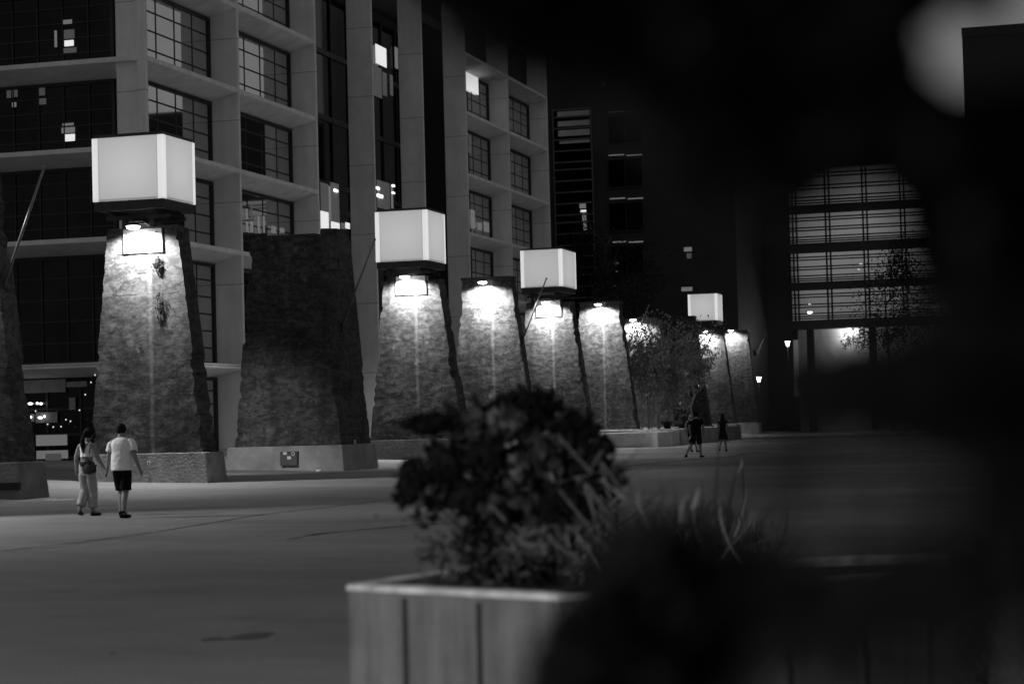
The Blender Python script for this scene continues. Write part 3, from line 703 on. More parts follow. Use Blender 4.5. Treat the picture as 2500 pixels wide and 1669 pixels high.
for q in ((1670, 603, 1689, 614, 'litdim'), (1677, 618, 1688, 631, 'litmid'), (1664, 700, 1690, 711, 'litdim'), (1470, 200, 1480, 212, 'litmid'), (1498, 206, 1512, 211, 'litmid'), (1497, 640, 1510, 650, 'litmid'), (1500, 660, 1507, 664, 'litdim'), (1499, 694, 1503, 698, 'litdim')):
    lit_on_Y(*q[:4], YT - .05, q[4], T)
# glazed block
YB = 175.0
xa = onY(1802, 700, YB).x; xb = onY(2700, 700, YB).x
T = thing('glass_building', 'dark block with wide grid windows reflecting the evening sky', 'building', (xa, YB, 0))
zc = lambda x, y: onY(x, y, YB).z
zr = zc(2100, 345)
zgl = zc(2000, 803)
MB().box(xa, xb, YB + .3, YB + 25, zgl + .002, zr).build('wall', M['darkwall'], T)
beams = [zc(2000, y) for y in (803, 781, 707, 688, 616, 593, 519, 499, 408, 385)]
x_g0 = onY(1929, 700, YB).x
MB().box(xa, x_g0, YB - .2, YB + .299, 3, zr).build('wall', M['darkwall'], T)
prev = None
for i in range(0, 10, 2):
    MB().box(x_g0 + .001, xb, YB - .35, YB + .298, beams[i], beams[i + 1]).build('floor_beam', M['darkgrey'], T)
for i in range(1, 9, 2):
    z0, z1 = beams[i] + .01, beams[i + 1] - .01; hh = z1 - z0
    colw = 87 / (F / (YB / math.cos(R(12)))) * 1.02
    xx = x_g0 + .1; seg = [x_g0]; 
    c1 = onY(2025, 700, YB).x
    xs2 = [c1 + colw * k for k in range(0, 8)]
    fr = MB()
    fr.box(onY(1947, 700, YB).x, onY(1950, 700, YB).x, YB - .1, YB + .1, z0, z1); fr.box(onY(1938, 700, YB).x, onY(1941, 700, YB).x, YB - .1, YB + .1, z0, z1)
    for xq in xs2:
        for dx in (-.17, .17): fr.box(xq + dx - .055, xq + dx + .055, YB - .1, YB + .1, z0, z1)
    for f_ in (.12, .20, .40, .48, .66, .74, .80): fr.box(x_g0 + .1, xb - .1, YB - .07, YB + .09, z1 - hh * f_ * 1.18 - .045, z1 - hh * f_ * 1.18 + .045)
    wf = fr.build('window', M['frame'], T)
    MB().box(x_g0 + .1, xb - .1, YB + .12, YB + .2, z0, z1).build('pane', M['glassblock'], wf)
lit_on_Y(1972, 760, 1981, 766, YB - .2, 'tube', T); lit_on_Y(1974, 741, 1979, 744, YB - .2, 'lit', T); lit_on_Y(2098, 643, 2106, 645, YB - .2, 'lit', T); lit_on_Y(2094, 656, 2097, 658, YB - .2, 'lit', T)
MB().box(x_g0 + .4, xb, YB + 1.0, YB + 1.4, 0, beams[0] - .01).build('wall', M['palewall'], T)
for x in (1978, 2130):
    p = onY(x, 830, YB); MB().box(p.x - .3, p.x + .3, YB + .0, YB + .6, 0, beams[0] - .01).build('column', M['darkwall'], T)
MB().box(xa - .5, x_g0 + .3, YB + .31, YB + 20, 0, 2.99).build('wall', M['darkwall'], T)
p = onY(2072, 800, YB + .8); ld = bpy.data.lights.new('soffit', 'POINT'); ld.energy = 200; ld.shadow_soft_size = .15
lf = thing('ceiling_lamp', 'small round lamp under the overhang of the glass block', 'lamp', (p.x, YB + .5, beams[0]))
MB().ball((p.x, YB + .5, beams[0] - .1), .14, .14, .1).build('lamp_glass', M['tube'], lf)
lo = bpy.data.objects.new('lamp_light', ld); COL.objects.link(lo); lo.parent = lf; lo.location = (0, -.2, -.5)
MB().box(onY(2362, 300, YB).x, 60, YB + 1.5, YB + 25, 0, 31.5).build('wall', M['darkwall'], T)  # added unseen wing, darkening what the pale building's windows reflect
# dark block at right
YD = 120.0
p = onY(2348, 70, YD)
T = thing('block_building', 'black windowless block rising at the upper right corner', 'building', (p.x + 10, YD, 0))
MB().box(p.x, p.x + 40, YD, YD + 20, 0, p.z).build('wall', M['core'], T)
MB().box(p.x - .02, p.x + 40, YD - .02, YD - .001, p.z - .5, p.z + .03).build('parapet', M['darkwall'], T)

# street lamps far away
for (x, y, Yl, e, lab) in ((1920, 838, 168, 90, 'upper far street lamp, shining beside the pale ground floor wall'), (1850, 925, 166, 60, 'lower far street lamp, shining right of the last pillar')):
    p = onY(x, y, Yl)
    T = thing('street_lamp', lab, 'street lamp', (p.x + .1, Yl, 0), 'small street lamps far down the street')
    MB().tube([(p.x + .1, Yl, 0), (p.x + .1, Yl, p.z - .25)], [.035, .03], 8).build('post', M['steel'], T)
    MB().tube([(p.x + .1, Yl, p.z - .25), (p.x + .1, Yl, p.z + .15)], [.09, .20], 10).build('lamp_glass', M['bulb'], T)
    MB().tube([(p.x + .1, Yl, p.z + .151), (p.x + .1, Yl, p.z + .26)], [.24, .10], 10).build('lamp_cap', M['steel'], T)
    ld = bpy.data.lights.new('street', 'POINT'); ld.energy = e; ld.shadow_soft_size = .2
    lo = bpy.data.objects.new('lamp_light', ld); COL.objects.link(lo); lo.parent = T; lo.location = (0, -.35, p.z - .1)

# ------------------------------------------------------------ trees
def limb(mb, p, d, L, r, depth, tips, wig=.25):
    n = 5; pts = [p]; rr = [r]; d = d.normalized()
    for i in range(n):
        d = (d + rv() * wig * .5).normalized(); pts.append(pts[-1] + d * L / n); rr.append(r * (1 - .5 * (i + 1) / n))
    mb.tube(pts, rr, 6)
    if depth == 0: tips += pts[2:]
    else:
        for i in range(4):
            q = pts[random.randint(2, n)]; nd = (d * .8 + rv() * .9 + Vector((0, 0, .25))).normalized()
            limb(mb, q, nd, L * .62, r * .5, depth - 1, tips, wig)
        tips.append(pts[-1])
def tree(name, label, base, trunks, crown, nleaf, ls, mleaf, mbark, group=None, droop=.6, seed=0, clump=.45):
    """crown: list of ellipsoids (centre, radii)"""
    random.seed(seed)
    T = thing(name, label, 'tree', base, group)
    mb = MB(); tips = []
    for (tp, r) in trunks: 
        p = Vector(base) + Vector((tp[0], 0, 0)); q = Vector(tp[1])
        pts = [p.lerp(q, i / 7) + (rv() * .12 if 0 < i < 7 else Vector()) for i in range(8)]
        mb.tube(pts, [r * (1 - .75 * i / 7) for i in range(8)], 8)
        for i in (3, 4, 5, 6, 7):
            for _ in range(2):
                limb(mb, pts[i], (rv() + Vector((0, 0, .7))).normalized(), crown[0][1][2] * .5, r * .35, 1, tips)
    mb.build('trunk', M[mbark], T)
    lf = MB()
    cl = []
    for (c, rad) in crown:
        for _ in range(int(60 * clump * 2)):
            d = rv(); q = random.random() ** .45
            cl.append((Vector((c[0] + d.x * rad[0] * q, c[1] + d.y * rad[1] * q, c[2] + d.z * rad[2] * q)), min(rad) * random.uniform(.14, .34)))
    for i in range(nleaf):
        c, rr = random.choice(cl); p = c + Vector((random.gauss(0, rr), random.gauss(0, rr), random.gauss(0, rr * 1.2)))
        lf.leaf(p, (rv() * .8 + Vector((0, 0, -droop))), rv(), ls * random.uniform(.7, 1.4), ls * .6)
    lf.build('crown', M[mleaf], T)
    return T
YT1 = 119.0
def cp(x, y, Y): p = onY(x, y, Y); return (p.x, p.y, p.z)
for i, (bx_, tx, ty, cx_, cy_, rx_, ry_, lab) in enumerate((
        (1585, 1590, 830, 1590, 850, 60, 90, 'pale-barked birch with drooping leaves right of the lamplit pillar, leftmost of three'),
        (1610, 1622, 840, 1650, 875, 58, 95, 'middle birch of the three, its crown half in shade'),
        (1687, 1700, 860, 1705, 850, 42, 70, 'slender birch under the smallest cube, rightmost of three'))):
    Yt = YT1 + i * 1.5; b0 = cp(bx_, 1042, Yt); sc = Yt / math.cos(R(14)) / F
    c = cp(cx_, cy_, Yt)
    tree('birch_tree', lab, (b0[0], b0[1], .8), [((0, cp(tx, ty, Yt)), .075)] + ([((.5, cp(tx + 18, ty + 20, Yt)), .06), ((-.45, cp(tx - 22, ty + 10, Yt)), .055)] if i < 2 else []),
         [(c, (rx_ * sc, rx_ * sc * .8, ry_ * sc)), ((c[0] - .3, c[1], c[2] - ry_ * sc * .6), (rx_ * sc * .95, rx_ * sc * .7, ry_ * sc * .75)), ((c[0] - rx_ * sc * .5, c[1], c[2] - ry_ * sc * .5), (rx_ * sc * .4, rx_ * sc * .5, ry_ * sc * .7))], 4200 if i < 2 else 2200, .17, 'leaf', 'birch', 'birches by the pillars', .9, 11 + i)
tree('dark_tree', 'tall dark tree rising behind the third cube and the birches', (-38.5, 150, gz(-38)), [((0, cp(1480, 600, 150)), .25)],
     [(cp(1470, 680, 150), (3.4, 3, 4.0)), (cp(1530, 700, 150), (2.6, 2.5, 3.2)), (cp(1420, 640, 150), (2, 2, 3.0))], 5200, .2, 'leafdark', 'bark', None, .3, 31)
c = cp(2170, 730, 160)
tree('dark_tree', 'dark leafy tree in front of the grid windows of the glass block', (c[0], 160, 0), [((0, cp(2160, 690, 160)), .2)],
     [(c, (3.2, 2.6, 2.6)), (cp(2230, 790, 160), (3.2, 2.6, 2.4)), (cp(2130, 820, 160), (3.0, 2, 1.0)), (cp(2200, 650, 160), (1.6, 1.5, 1.8))], 4200, .2, 'leafdark', 'bark', None, .2, 32, .3)

# ------------------------------------------------------------ people
def skin_mesh(name, chains, m, par, sub=2):
    """chains: list of lists of (x,y,z,rx,ry); points that coincide are merged; grown with the Skin modifier, then frozen"""
    vs = []; es = []; rad = []; idx = {}
    for ch in chains:
        prev = None
        for (x, y, z, rx, ry) in ch:
            key = (round(x, 4), round(y, 4), round(z, 4))
            if key not in idx: idx[key] = len(vs); vs.append((x, y, z)); rad.append((rx, ry))
            if prev is not None and prev != idx[key]: es.append((prev, idx[key]))
            prev = idx[key]
    me = bpy.data.meshes.new(name); me.from_pydata(vs, es, [])
    o = bpy.data.objects.new(name, me); COL.objects.link(o)
    sk = o.modifiers.new('skin', 'SKIN'); sk.use_smooth_shade = True
    for i, sv in enumerate(me.skin_vertices[0].data): sv.radius = (rad[i][0] * 1.14, rad[i][1] * 1.14); sv.use_root = (i == 0)
    ss = o.modifiers.new('sub', 'SUBSURF'); ss.levels = sub; ss.render_levels = sub
    dg = bpy.context.evaluated_depsgraph_get()
    me2 = bpy.data.meshes.new_from_object(o.evaluated_get(dg)); me2.name = name
    bpy.data.objects.remove(o); me2.materials.clear(); me2.materials.append(m)
    o = bpy.data.objects.new(name, me2); COL.objects.link(o); o.parent = par
    return o
def loft_mesh(name, chains, m, par, n=18, wr=.0):
    mb = MB()
    for ch in chains:
        k = len(mb.v); P = [Vector(c[:3]) for c in ch]
        for i, c in enumerate(ch):
            d = (P[min(i + 1, len(P) - 1)] - P[max(i - 1, 0)]).normalized()
            a = Vector((1, 0, 0)); a = (a - d * a.dot(d))
            if a.length < .35: a = Vector((0, 0, 1)) - d * d.z
            a.normalize(); b = d.cross(a)
            for q in range(n):
                t = 2 * math.pi * q / n; u = 1 + .045 * noise.noise(Vector((math.cos(t) * 2.2 + i * .35, math.sin(t) * 2.2, len(mb.v) * .0003 + k))) + wr * math.sin(t * 5 + i)
                mb.v.append(tuple(P[i] + a * math.cos(t) * c[3] * u + b * math.sin(t) * c[4] * u))
        for i in range(len(ch) - 1):
            for q in range(n): mb.f.append((k + i * n + q, k + i * n + (q + 1) % n, k + (i + 1) * n + (q + 1) % n, k + (i + 1) * n + q))
    o = mb.build(name, m, None, True); o.parent = par
    sm = o.modifiers.new('sol', 'SOLIDIFY'); sm.thickness = .006; sm.offset = 1
    ss = o.modifiers.new('sub', 'SUBSURF'); ss.levels = 1; ss.render_levels = 1
    return o
def person(label, loc, h, pose, rot=0.0, group=None):
    """pose in units of body height 1.75 (scaled), facing +Y; pose gives joints and clothes"""
    T = thing('person', label, 'person', loc, group); T.rotation_euler = (0, 0, rot); s = h / 1.75; T.scale = (s, s, s)
    P = pose
    hip = P.get('hip', (0, 0, .93)); ch = P.get('chest', (0, .02, 1.32)); nk = P.get('neck', (0, .02, 1.47)); hd = P.get('head', (0, .04, 1.61))
    fem = P.get('fem', False); sh = .165 if fem else .20
    def leg(s_, knee, ank, toe):
        hx = hip[0] + s_ * .09
        return [(hip[0], hip[1], hip[2], .13 if fem else .125, .105), (hx, hip[1], hip[2] - .08, .085, .09), (*knee, .055, .06), (knee[0] * .5 + ank[0] * .5, knee[1] * .5 + ank[1] * .5 - .02, knee[2] * .5 + ank[2] * .5 + .04, .05, .055), (*ank, .033, .038), (*toe, .035, .028)]
    def arm(s_, elb, wr, hand):
        c0 = (ch[0], ch[1], ch[2], .15 if not fem else .125, .10)
        sx = ch[0] + s_ * sh; a = [c0, (sx, ch[1], ch[2] + .095, .052, .052), (*elb, .04, .042), (*wr, .026, .024)]
        w = Vector(wr); hn = Vector(hand); dd = (hn - w).normalized()
        palm = w + dd * .06; a.append((*palm, .034, .017))
        fs = []
        sd = Vector((0, 1, 0)) if abs(dd.y) < .8 else Vector((1, 0, 0))
        for q, (o_, L_) in enumerate(((-.027, .065), (-.009, .078), (.009, .075), (.027, .058))):
            b0 = palm + sd * o_ + dd * .02; m1 = b0 + dd * L_ * .55; e = b0 + dd * L_ * .9 + Vector((-s_ * .025, .0, 0))
            fs.append([(*palm, .034, .017), (*b0, .010, .010), (*m1, .0085, .0085), (*e, .007, .007)])
        th = w + dd * .03; fs.append([(*palm, .034, .017), (*(th + sd * .035 + dd * .02), .011, .011), (*(th + sd * .05 + dd * .055), .009, .009)])
        return a, fs
    ll, rl = P['lleg'], P['rleg']; la, ra = P['larm'], P['rarm']
    A1, F1 = arm(-1, *la); A2, F2 = arm(1, *ra)
    body = [[(hip[0], hip[1], hip[2], .13 if fem else .125, .105), ((hip[0] + ch[0]) / 2, (hip[1] + ch[1]) / 2, (hip[2] + ch[2]) / 2 - .02, .10 if fem else .12, .09), (ch[0], ch[1], ch[2], .15 if not fem else .125, .10), (*nk, .052, .055), (nk[0] * .4 + hd[0] * .6, nk[1] * .4 + hd[1] * .6, nk[2] * .45 + hd[2] * .55, .06, .07), (*hd, .070, .085), (hd[0], hd[1], hd[2] + .055, .052, .062)]]
    body += [leg(-1, *ll), leg(1, *rl), A1, A2] + F1 + F2
    bo = skin_mesh('body', body, M['skin'], T)
    # face: nose, ears, eyes, mouth
    fc = MB(); X, Y, Z = hd
    fc.hexa([(X - .014, Y + .075, Z - .035), (X + .014, Y + .075, Z - .035), (X + .010, Y + .118, Z - .032), (X - .010, Y + .118, Z - .032)], [(X - .008, Y + .08, Z + .02), (X + .008, Y + .08, Z + .02), (X + .005, Y + .095, Z + .02), (X - .005, Y + .095, Z + .02)])
    for s_ in (-1, 1): fc.ball((X + s_ * .078, Y + .0, Z - .01), .010, .020, .032, 8, 6)
    f_ = fc.build('face', M['skin'], None); f_.parent = T
    ey = MB()
    for s_ in (-1, 1): ey.ball((X + s_ * .03, Y + .082, Z + .015), .014, .008, .008, 8, 6)
    ey.box(X - .022, X + .022, Y + .078, Y + .09, Z - .062, Z - .056)
    e_ = ey.build('eyes_and_mouth', M['hair'], None); e_.parent = T
    # hair cap
    hm = M[P.get('hairmat', 'hair')]; hb = MB(); hb.ball((X, Y - .018, Z + .028), .096, .110, .108, 18, 12, .10, 3)
    if P.get('hair') == 'pony':
        hb.ball((X - .01, Y - .11, Z + .03), .05, .055, .05, 10, 8)
        hb.tube([(X - .01, Y - .13, Z + .02), (X - .03, Y - .17, Z - .08), (X - .045, Y - .16, Z - .20), (X - .04, Y - .14, Z - .33), (X - .03, Y - .13, Z - .42)], [.03, .045, .05, .035, .008], 10)
    if P.get('hair') == 'long':
        hb.tube([(X, Y - .05, Z + .05), (X, Y - .06, Z - .08), (X, Y - .085, Z - .22), (X, Y - .10, Z - .36)], [.09, .095, .12, .07], 12)
    o = hb.build('hair', hm, None, True); o.parent = T
    # clothes grown over the same joints
    def tor(z0, rx, ry, grow=0.0):
        lo = (hip[0], hip[1], z0)
        return [(ch[0], ch[1], ch[2] + .02, rx, ry), ((hip[0] + ch[0]) / 2, (hip[1] + ch[1]) / 2, (z0 + ch[2]) / 2, rx * .96 + grow * .3, ry), (*lo, rx * .96 + grow, ry + .015)]
    for (nm, mm, z0, rx, ry, sleeve, grow) in P.get('tops', ()):
        def mid(t): return (hip[0] + (ch[0] - hip[0]) * t, hip[1] + (ch[1] - hip[1]) * t)
        rows = [(z0, rx * 1.0 + grow, ry + .02), (z0 + (ch[2] - z0) * .25, rx * .98 + grow * .5, ry + .012), (z0 + (ch[2] - z0) * .6, rx * .97, ry + .004), (ch[2], rx * 1.03, ry + .006), (ch[2] + .07, rx * 1.05, ry), (ch[2] + .115, rx * .88, ry * .78), (ch[2] + .145, rx * .52, ry * .66), (ch[2] + .165, .066, .064)]
        c1 = []
        for z, r_x, r_y in rows:
            t = min(1, max(0, (z - hip[2]) / (ch[2] - hip[2]))); mx, my = mid(t); c1.append((mx, my, z, r_x, r_y))
        cc = [c1]
        for s_, arm_ in ((-1, la), (1, ra)):
            if sleeve <= 0: continue
            sx = ch[0] + s_ * sh; el = Vector(arm_[0]); s0 = Vector((sx, ch[1], ch[2] + .085)); e0 = s0.lerp(el, sleeve)
            i0 = s0 + Vector((-s_ * .06, 0, .02)); m0 = s0.lerp(e0, .5)
            cc.append([(*i0, .055, .065), (*s0, .066, .076), (*m0, .068, .078), (*e0, .070, .082)])
        loft_mesh(nm, cc, M[mm], T)
    for (nm, mm, ztop, frac, r0, r1) in P.get('bottoms', ()):
        cc = [[(hip[0], hip[1], ztop, .150, .118), (hip[0], hip[1], hip[2] + .02, .168, .130), (hip[0], hip[1], hip[2] - .07, .172, .128), (hip[0], hip[1], hip[2] - .13, .150, .105)]]
        for s_, lg in ((-1, ll), (1, rl)):
            hx = hip[0] + s_ * .088; kn = Vector(lg[0]); an = Vector(lg[1]); h0 = Vector((hx, hip[1], hip[2] - .06))
            pts = [(h0.x, h0.y, h0.z, .088, .112)]
            if frac <= 1:
                for t in (.25, .5, .75, 1.0): e = h0.lerp(kn, frac * t); pts.append((e.x, e.y, e.z, .092 + (r1 - .092) * t, .108 + (r1 * 1.05 - .108) * t))
            else:
                for t in (.4, .75): e = h0.lerp(kn, t); pts.append((e.x, e.y, e.z, .095, .108))
                pts.append((kn.x, kn.y, kn.z, r0, r0))
                for t in (.35, .7, 1.0): e = kn.lerp(an, (frac - 1) * t); pts.append((e.x, e.y, e.z, r0 + (r1 - r0) * t, (r0 + (r1 - r0) * t) * 1.1))
            cc.append(pts)
        loft_mesh(nm, cc, M[mm], T)
    if 'skirt' in P:
        z0, z1, r0, r1 = P['skirt']; mb = MB(); n = 24; lv = 7
        for i in range(lv):
            t = i / (lv - 1)
            for j in range(n):
                a_ = 2 * math.pi * j / n; rr = (r0 + (r1 - r0) * t) * (1 + .10 * t * math.sin(a_ * 5 + 1))
                mb.v.append((hip[0] + math.cos(a_) * rr, hip[1] + math.sin(a_) * rr * .75, z0 + (z1 - z0) * t + .015 * math.sin(a_ * 3) * t))
        for i in range(lv - 1):
            for j in range(n): mb.f.append((i * n + j, i * n + (j + 1) % n, (i + 1) * n + (j + 1) % n, (i + 1) * n + j))
        o = mb.build('skirt', M[P['tops'][0][1]], None, True); o.parent = T
    for s_, lg in ((-1, ll), (1, rl)):
        an = Vector(lg[1]); to = Vector(lg[2]); d = (to - an); dh = Vector((d.x, d.y, 0)).normalized()
        low = min(an.z, to.z) ; 
        ax = an - dh * .05 - Vector((0, 0, an.z - to.z - .0)) * 0
        cc = [[(an.x - dh.x * .05, an.y - dh.y * .05, an.z - .045, .040, .040), (an.x + dh.x * .05, an.y + dh.y * .05, (an.z + to.z) / 2 - .03, .046, .040), (to.x, to.y, to.z, .048, .032), (to.x + dh.x * .07, to.y + dh.y * .07, to.z - .004, .036, .024)]]
        if P.get('hightop'): cc.append([(an.x - dh.x * .05, an.y - dh.y * .05, an.z - .045, .040, .040), (an.x, an.y, an.z + .03, .045, .048)])
        skin_mesh('shoe', cc, M[P.get('shoemat', 'black_cloth')], T)
    return T
MAN = gnd(300, 1264); WOM = gnd(214, 1259)
s1 = Vector((MAN.x, MAN.y, 0))
man = person('man in a white t-shirt and black shorts holding the woman\'s hand', (MAN.x, MAN.y, 0), 1.76, dict(
    lleg=((-.05, .10, .50), (-.035, .03, .09), (-.05, .17, .035)), rleg=((.05, .02, .49), (.06, -.10, .10), (.09, .05, .035)),
    larm=((-.25, .0, 1.14), (-.30, .03, .89), (-.33, .04, .80)), rarm=((.27, -.05, 1.14), (.335, .03, .90), (.36, .07, .80)),
    head=(-.02, .06, 1.61), tops=(('shirt', 'white_cloth', .87, .205, .135, .72, .005),), bottoms=(('shorts', 'black_cloth', 1.0, .93, .09, .105),), hightop=True), R(5), 'couple walking hand in hand')
wom = person('woman with dark ponytail, pale crop top and trousers, walking at left', (WOM.x, WOM.y, 0), 1.68, dict(fem=True,
    lleg=((-.07, .05, .50), (-.12, -.10, .13), (-.13, -.02, .045)), rleg=((.07, .09, .50), (.06, .10, .09), (.11, .22, .035)),
    larm=((-.235, -.02, 1.16), (-.25, .0, .92), (-.26, .03, .83)), rarm=((.26, .0, 1.16), (.38, .03, .95), (.45, .04, .85)),
    head=(.03, .05, 1.62), hair='pony', tops=(('top', 'white_cloth', 1.17, .142, .11, .0, -.01),), bottoms=(('trousers', 'pants', 1.06, 1.82, .098, .085),), shoemat='leather'), R(-6), 'couple walking hand in hand')
# crossbody bag
bg_ = thing('handbag', 'dark slouchy crossbody bag hanging on the woman\'s hip', 'bag', (WOM.x + .13, WOM.y - .17, .93))
mb = MB(); mb.ball((WOM.x + .13, WOM.y - .17, .93), .16, .07, .12, 16, 10, .45, 4); mb.build('bag_body', M['leather'], bg_, True)
MB().ball((WOM.x + .07, WOM.y - .19, 1.02), .13, .05, .07, 14, 8, .4, 9).build('flap', M['leather'], bg_, True)
MB().tube([(WOM.x + .03, WOM.y - .17, 1.0), (WOM.x - .02, WOM.y - .13, 1.12), (WOM.x + .02, WOM.y - .12, 1.3), (WOM.x + .12, WOM.y - .03, 1.47)], .008, 6).build('strap', M['leather'], bg_)
FM = gnd(1702, 1116); EL = gnd(1689, 1103); GI = gnd(1766, 1101)
person('dark-haired man in black striding away, foremost of the far trio', (FM.x, FM.y, 0), 1.76, dict(
    lleg=((-.17, -.10, .50), (-.35, -.30, .14), (-.40, -.22, .04)), rleg=((.10, .12, .50), (.13, .08, .09), (.20, .20, .035)),
    larm=((-.26, -.03, 1.15), (-.24, .03, .90), (-.23, .06, .81)), rarm=((.27, .02, 1.16), (.25, .12, .92), (.24, .16, .83)),
    tops=(('shirt', 'black_cloth', .86, .185, .12, .65, .01),), bottoms=(('shorts', 'black_cloth', 1.0, .95, .09, .10),)), 0, 'people walking far down the street')
ph = onY(1689, 1077, FM.y + .05); ph = Vector((FM.x - .27, FM.y + .02, .80))
pt = thing('phone', 'glowing white phone held by the dark-haired man in black', 'phone', ph)
MB().hexa([ph + Vector(v) for v in ((-.06, -.02, -.12), (.01, -.02, -.12), (.01, -.01, -.12), (-.06, -.01, -.12))], [ph + Vector(v) for v in ((0, -.02, .03), (.07, -.02, .03), (.07, -.01, .03), (0, -.01, .03))]).build('case', M['plate'], pt)
person('white-haired person in dark sleeveless top walking beside the man in black', (EL.x, EL.y, 0), 1.66, dict(
    lleg=((-.02, -.02, .50), (.02, -.16, .13), (.04, -.06, .04)), rleg=((.12, .12, .50), (.22, .14, .09), (.28, .26, .035)),
    larm=((-.25, -.02, 1.15), (-.24, .03, .90), (-.24, .06, .81)), rarm=((.25, .02, 1.15), (.26, .12, .92), (.27, .16, .83)), hairmat='greyhair',
    tops=(('shirt', 'dark_cloth', .86, .175, .12, .0, .01),), bottoms=(('shorts', 'dark_cloth', 1.0, 1.0, .09, .10),)), 0, 'people walking far down the street')
person('long-haired girl in a dark dress, walking alone rightmost', (GI.x, GI.y, 0), 1.66, dict(fem=True,
    lleg=((-.08, -.05, .50), (-.13, -.22, .14), (-.15, -.14, .05)), rleg=((.09, .10, .50), (.11, .10, .09), (.13, .22, .035)),
    larm=((-.22, -.02, 1.15), (-.22, .03, .92), (-.21, .06, .83)), rarm=((.22, .02, 1.15), (.23, .08, .92), (.22, .12, .83)), hair='long', head=(0, .04, 1.62),
    tops=(('dress_top', 'black_cloth', .95, .15, .11, .45, .0),), skirt=(1.0, .55, .15, .24)), 0, 'people walking far down the street')

# ------------------------------------------------------------ foreground planter
zr = 0.80
PA, PB_ = gnd(850, 1426, zr), gnd(1362, 1450, zr)
PD = gnd(2322, 1380, zr)
back = Vector((-.06, 1.25, 0)); n1 = (PB_ - PA).normalized()
PA2 = PA + Vector((.25, 1.1, 0)); PD2 = PD + Vector((-.1, 1.1, 0))
PL = thing('concrete_planter', 'big blurred concrete planter in the foreground with dark vertical grooves', 'planter', (PB_.x, PB_.y + .5, 0))
out = [PA, PB_, PD, PD2, PA2]
cen = sum(out, Vector()) / 5
def inset(pts, f_): return [p + (cen - p).normalized() * f_ for p in pts]
inn = inset(out, .13)
mb = MB(); n = 5
lo = [(p.x, p.y, 0) for p in out]; hi = [(p.x, p.y, zr - .03) for p in out]
k = 0; mb.v += lo + hi
for i in range(n):
    j = (i + 1) % n; mb.f.append((i, j, n + j, n + i))
mb.build('wall', M['planter'], PL)
mb = MB(); mb.v += [(p.x, p.y, zr - .028) for p in inset(out, -.012)] + [(p.x, p.y, zr) for p in inset(out, -.006)] + [(p.x, p.y, zr) for p in inn] + [(p.x, p.y, zr - .25) for p in inn]
for i in range(n):
    j = (i + 1) % n
    for r0 in (0, 1, 2): mb.f.append((r0 * n + i, r0 * n + j, (r0 + 1) * n + j, (r0 + 1) * n + i))
rb = mb.build('rim', M['rim'], PL)
MB().poly([(p.x, p.y, zr - .05) for p in inset(out, .132)]).build('soil', M['soil'], PL)
def groove(px, ya, a, b, w_=.034):
    lo_, hi_ = 0.0, 1.0
    best = min((abs((lambda q: CX + F * ((q - CAM).dot(RX)) / ((q - CAM).dot(FWD)))(a.lerp(b, t / 400)) - px), t / 400) for t in range(401))[1]
    p = a.lerp(b, best); d = (b - a).normalized(); nn = Vector((d.y, -d.x, 0))
    if (CAM - p).dot(nn) < 0: nn = -nn
    q0 = p - d * w_ / 2 + nn * .004; q1 = p + d * w_ / 2 + nn * .004; r0 = p + d * w_ / 2 - nn * .02; r1_ = p - d * w_ / 2 - nn * .02
    MB().hexa([(v.x, v.y, .02) for v in (q0, q1, r0, r1_)], [(v.x, v.y, zr - ya) for v in (q0, q1, r0, r1_)]).build('groove', M['core'], PL)
groove(988, .055, PA, PB_); groove(1168, .055, PA, PB_); groove(1920, .05, PB_, PD); groove(2110, .05, PB_, PD); groove(2262, .05, PB_, PD)

# plants in it
def shrub(name, label, base, parts, cat='plant', group=None):
    T = thing(name, label, cat, base, group)
    for (nm, mb, m) in parts: mb.build(nm, m, T)
    return T
random.seed(21)
def pp(x, y, dY=0.0):
    D0 = 10.35 + dY
    return onY(x, y, D0)
FL = thing('flowering_shrub', 'dark blurred shrub with domed dry flower heads in the planter', 'plant', gnd(1250, 1400, zr))
heads = [(1045, 1040, 78, 34), (1290, 1005, 95, 60), (1240, 1045, 90, 50), (1400, 1060, 62, 60), (1010, 1165, 55, 65), (1000, 1200, 40, 45), (1065, 1215, 60, 35), (1090, 1140, 70, 70), (1190, 1110, 70, 60), (1330, 1120, 100, 70), (1440, 1120, 62, 60), (1480, 1190, 50, 60), (1370, 1220, 70, 55), (1150, 1210, 80, 60)]
base = gnd(1240, 1420, zr - .05)
st = MB()
for hi_, (x, y, rx_, ry_) in enumerate(heads):
    dY = random.uniform(-.15, .3); c = pp(x, y, dY); sc = 10.6 / F
    mb = MB()
    for q in range(int(rx_ * ry_ / (9 if hi_ < 4 else 22))):
        d = rv(); d.z = abs(d.z) if hi_ < 4 else d.z
        p = c + Vector((d.x * rx_ * sc, d.y * rx_ * sc * .8, d.z * ry_ * sc)) * random.uniform(.35, 1.0)
        mb.leaf(p, rv() + Vector((0, 0, -.2)), rv(), random.uniform(.03, .06), random.uniform(.02, .045))
    mb.ball(c, rx_ * sc * .7, rx_ * sc * .55, ry_ * sc * .7, 10, 7, .5, hi_).build('flower_head', M['flower'], FL)
    b0 = base + Vector((random.uniform(-.3, .3), random.uniform(-.1, .2), 0))
    st.tube([b0, b0.lerp(c, .5) + rv() * .03, c], [.008, .006, .004], 5)
st.build('stem', M['plantleaf'], FL)
mb = MB(); mp_ = MB()
md = MB()
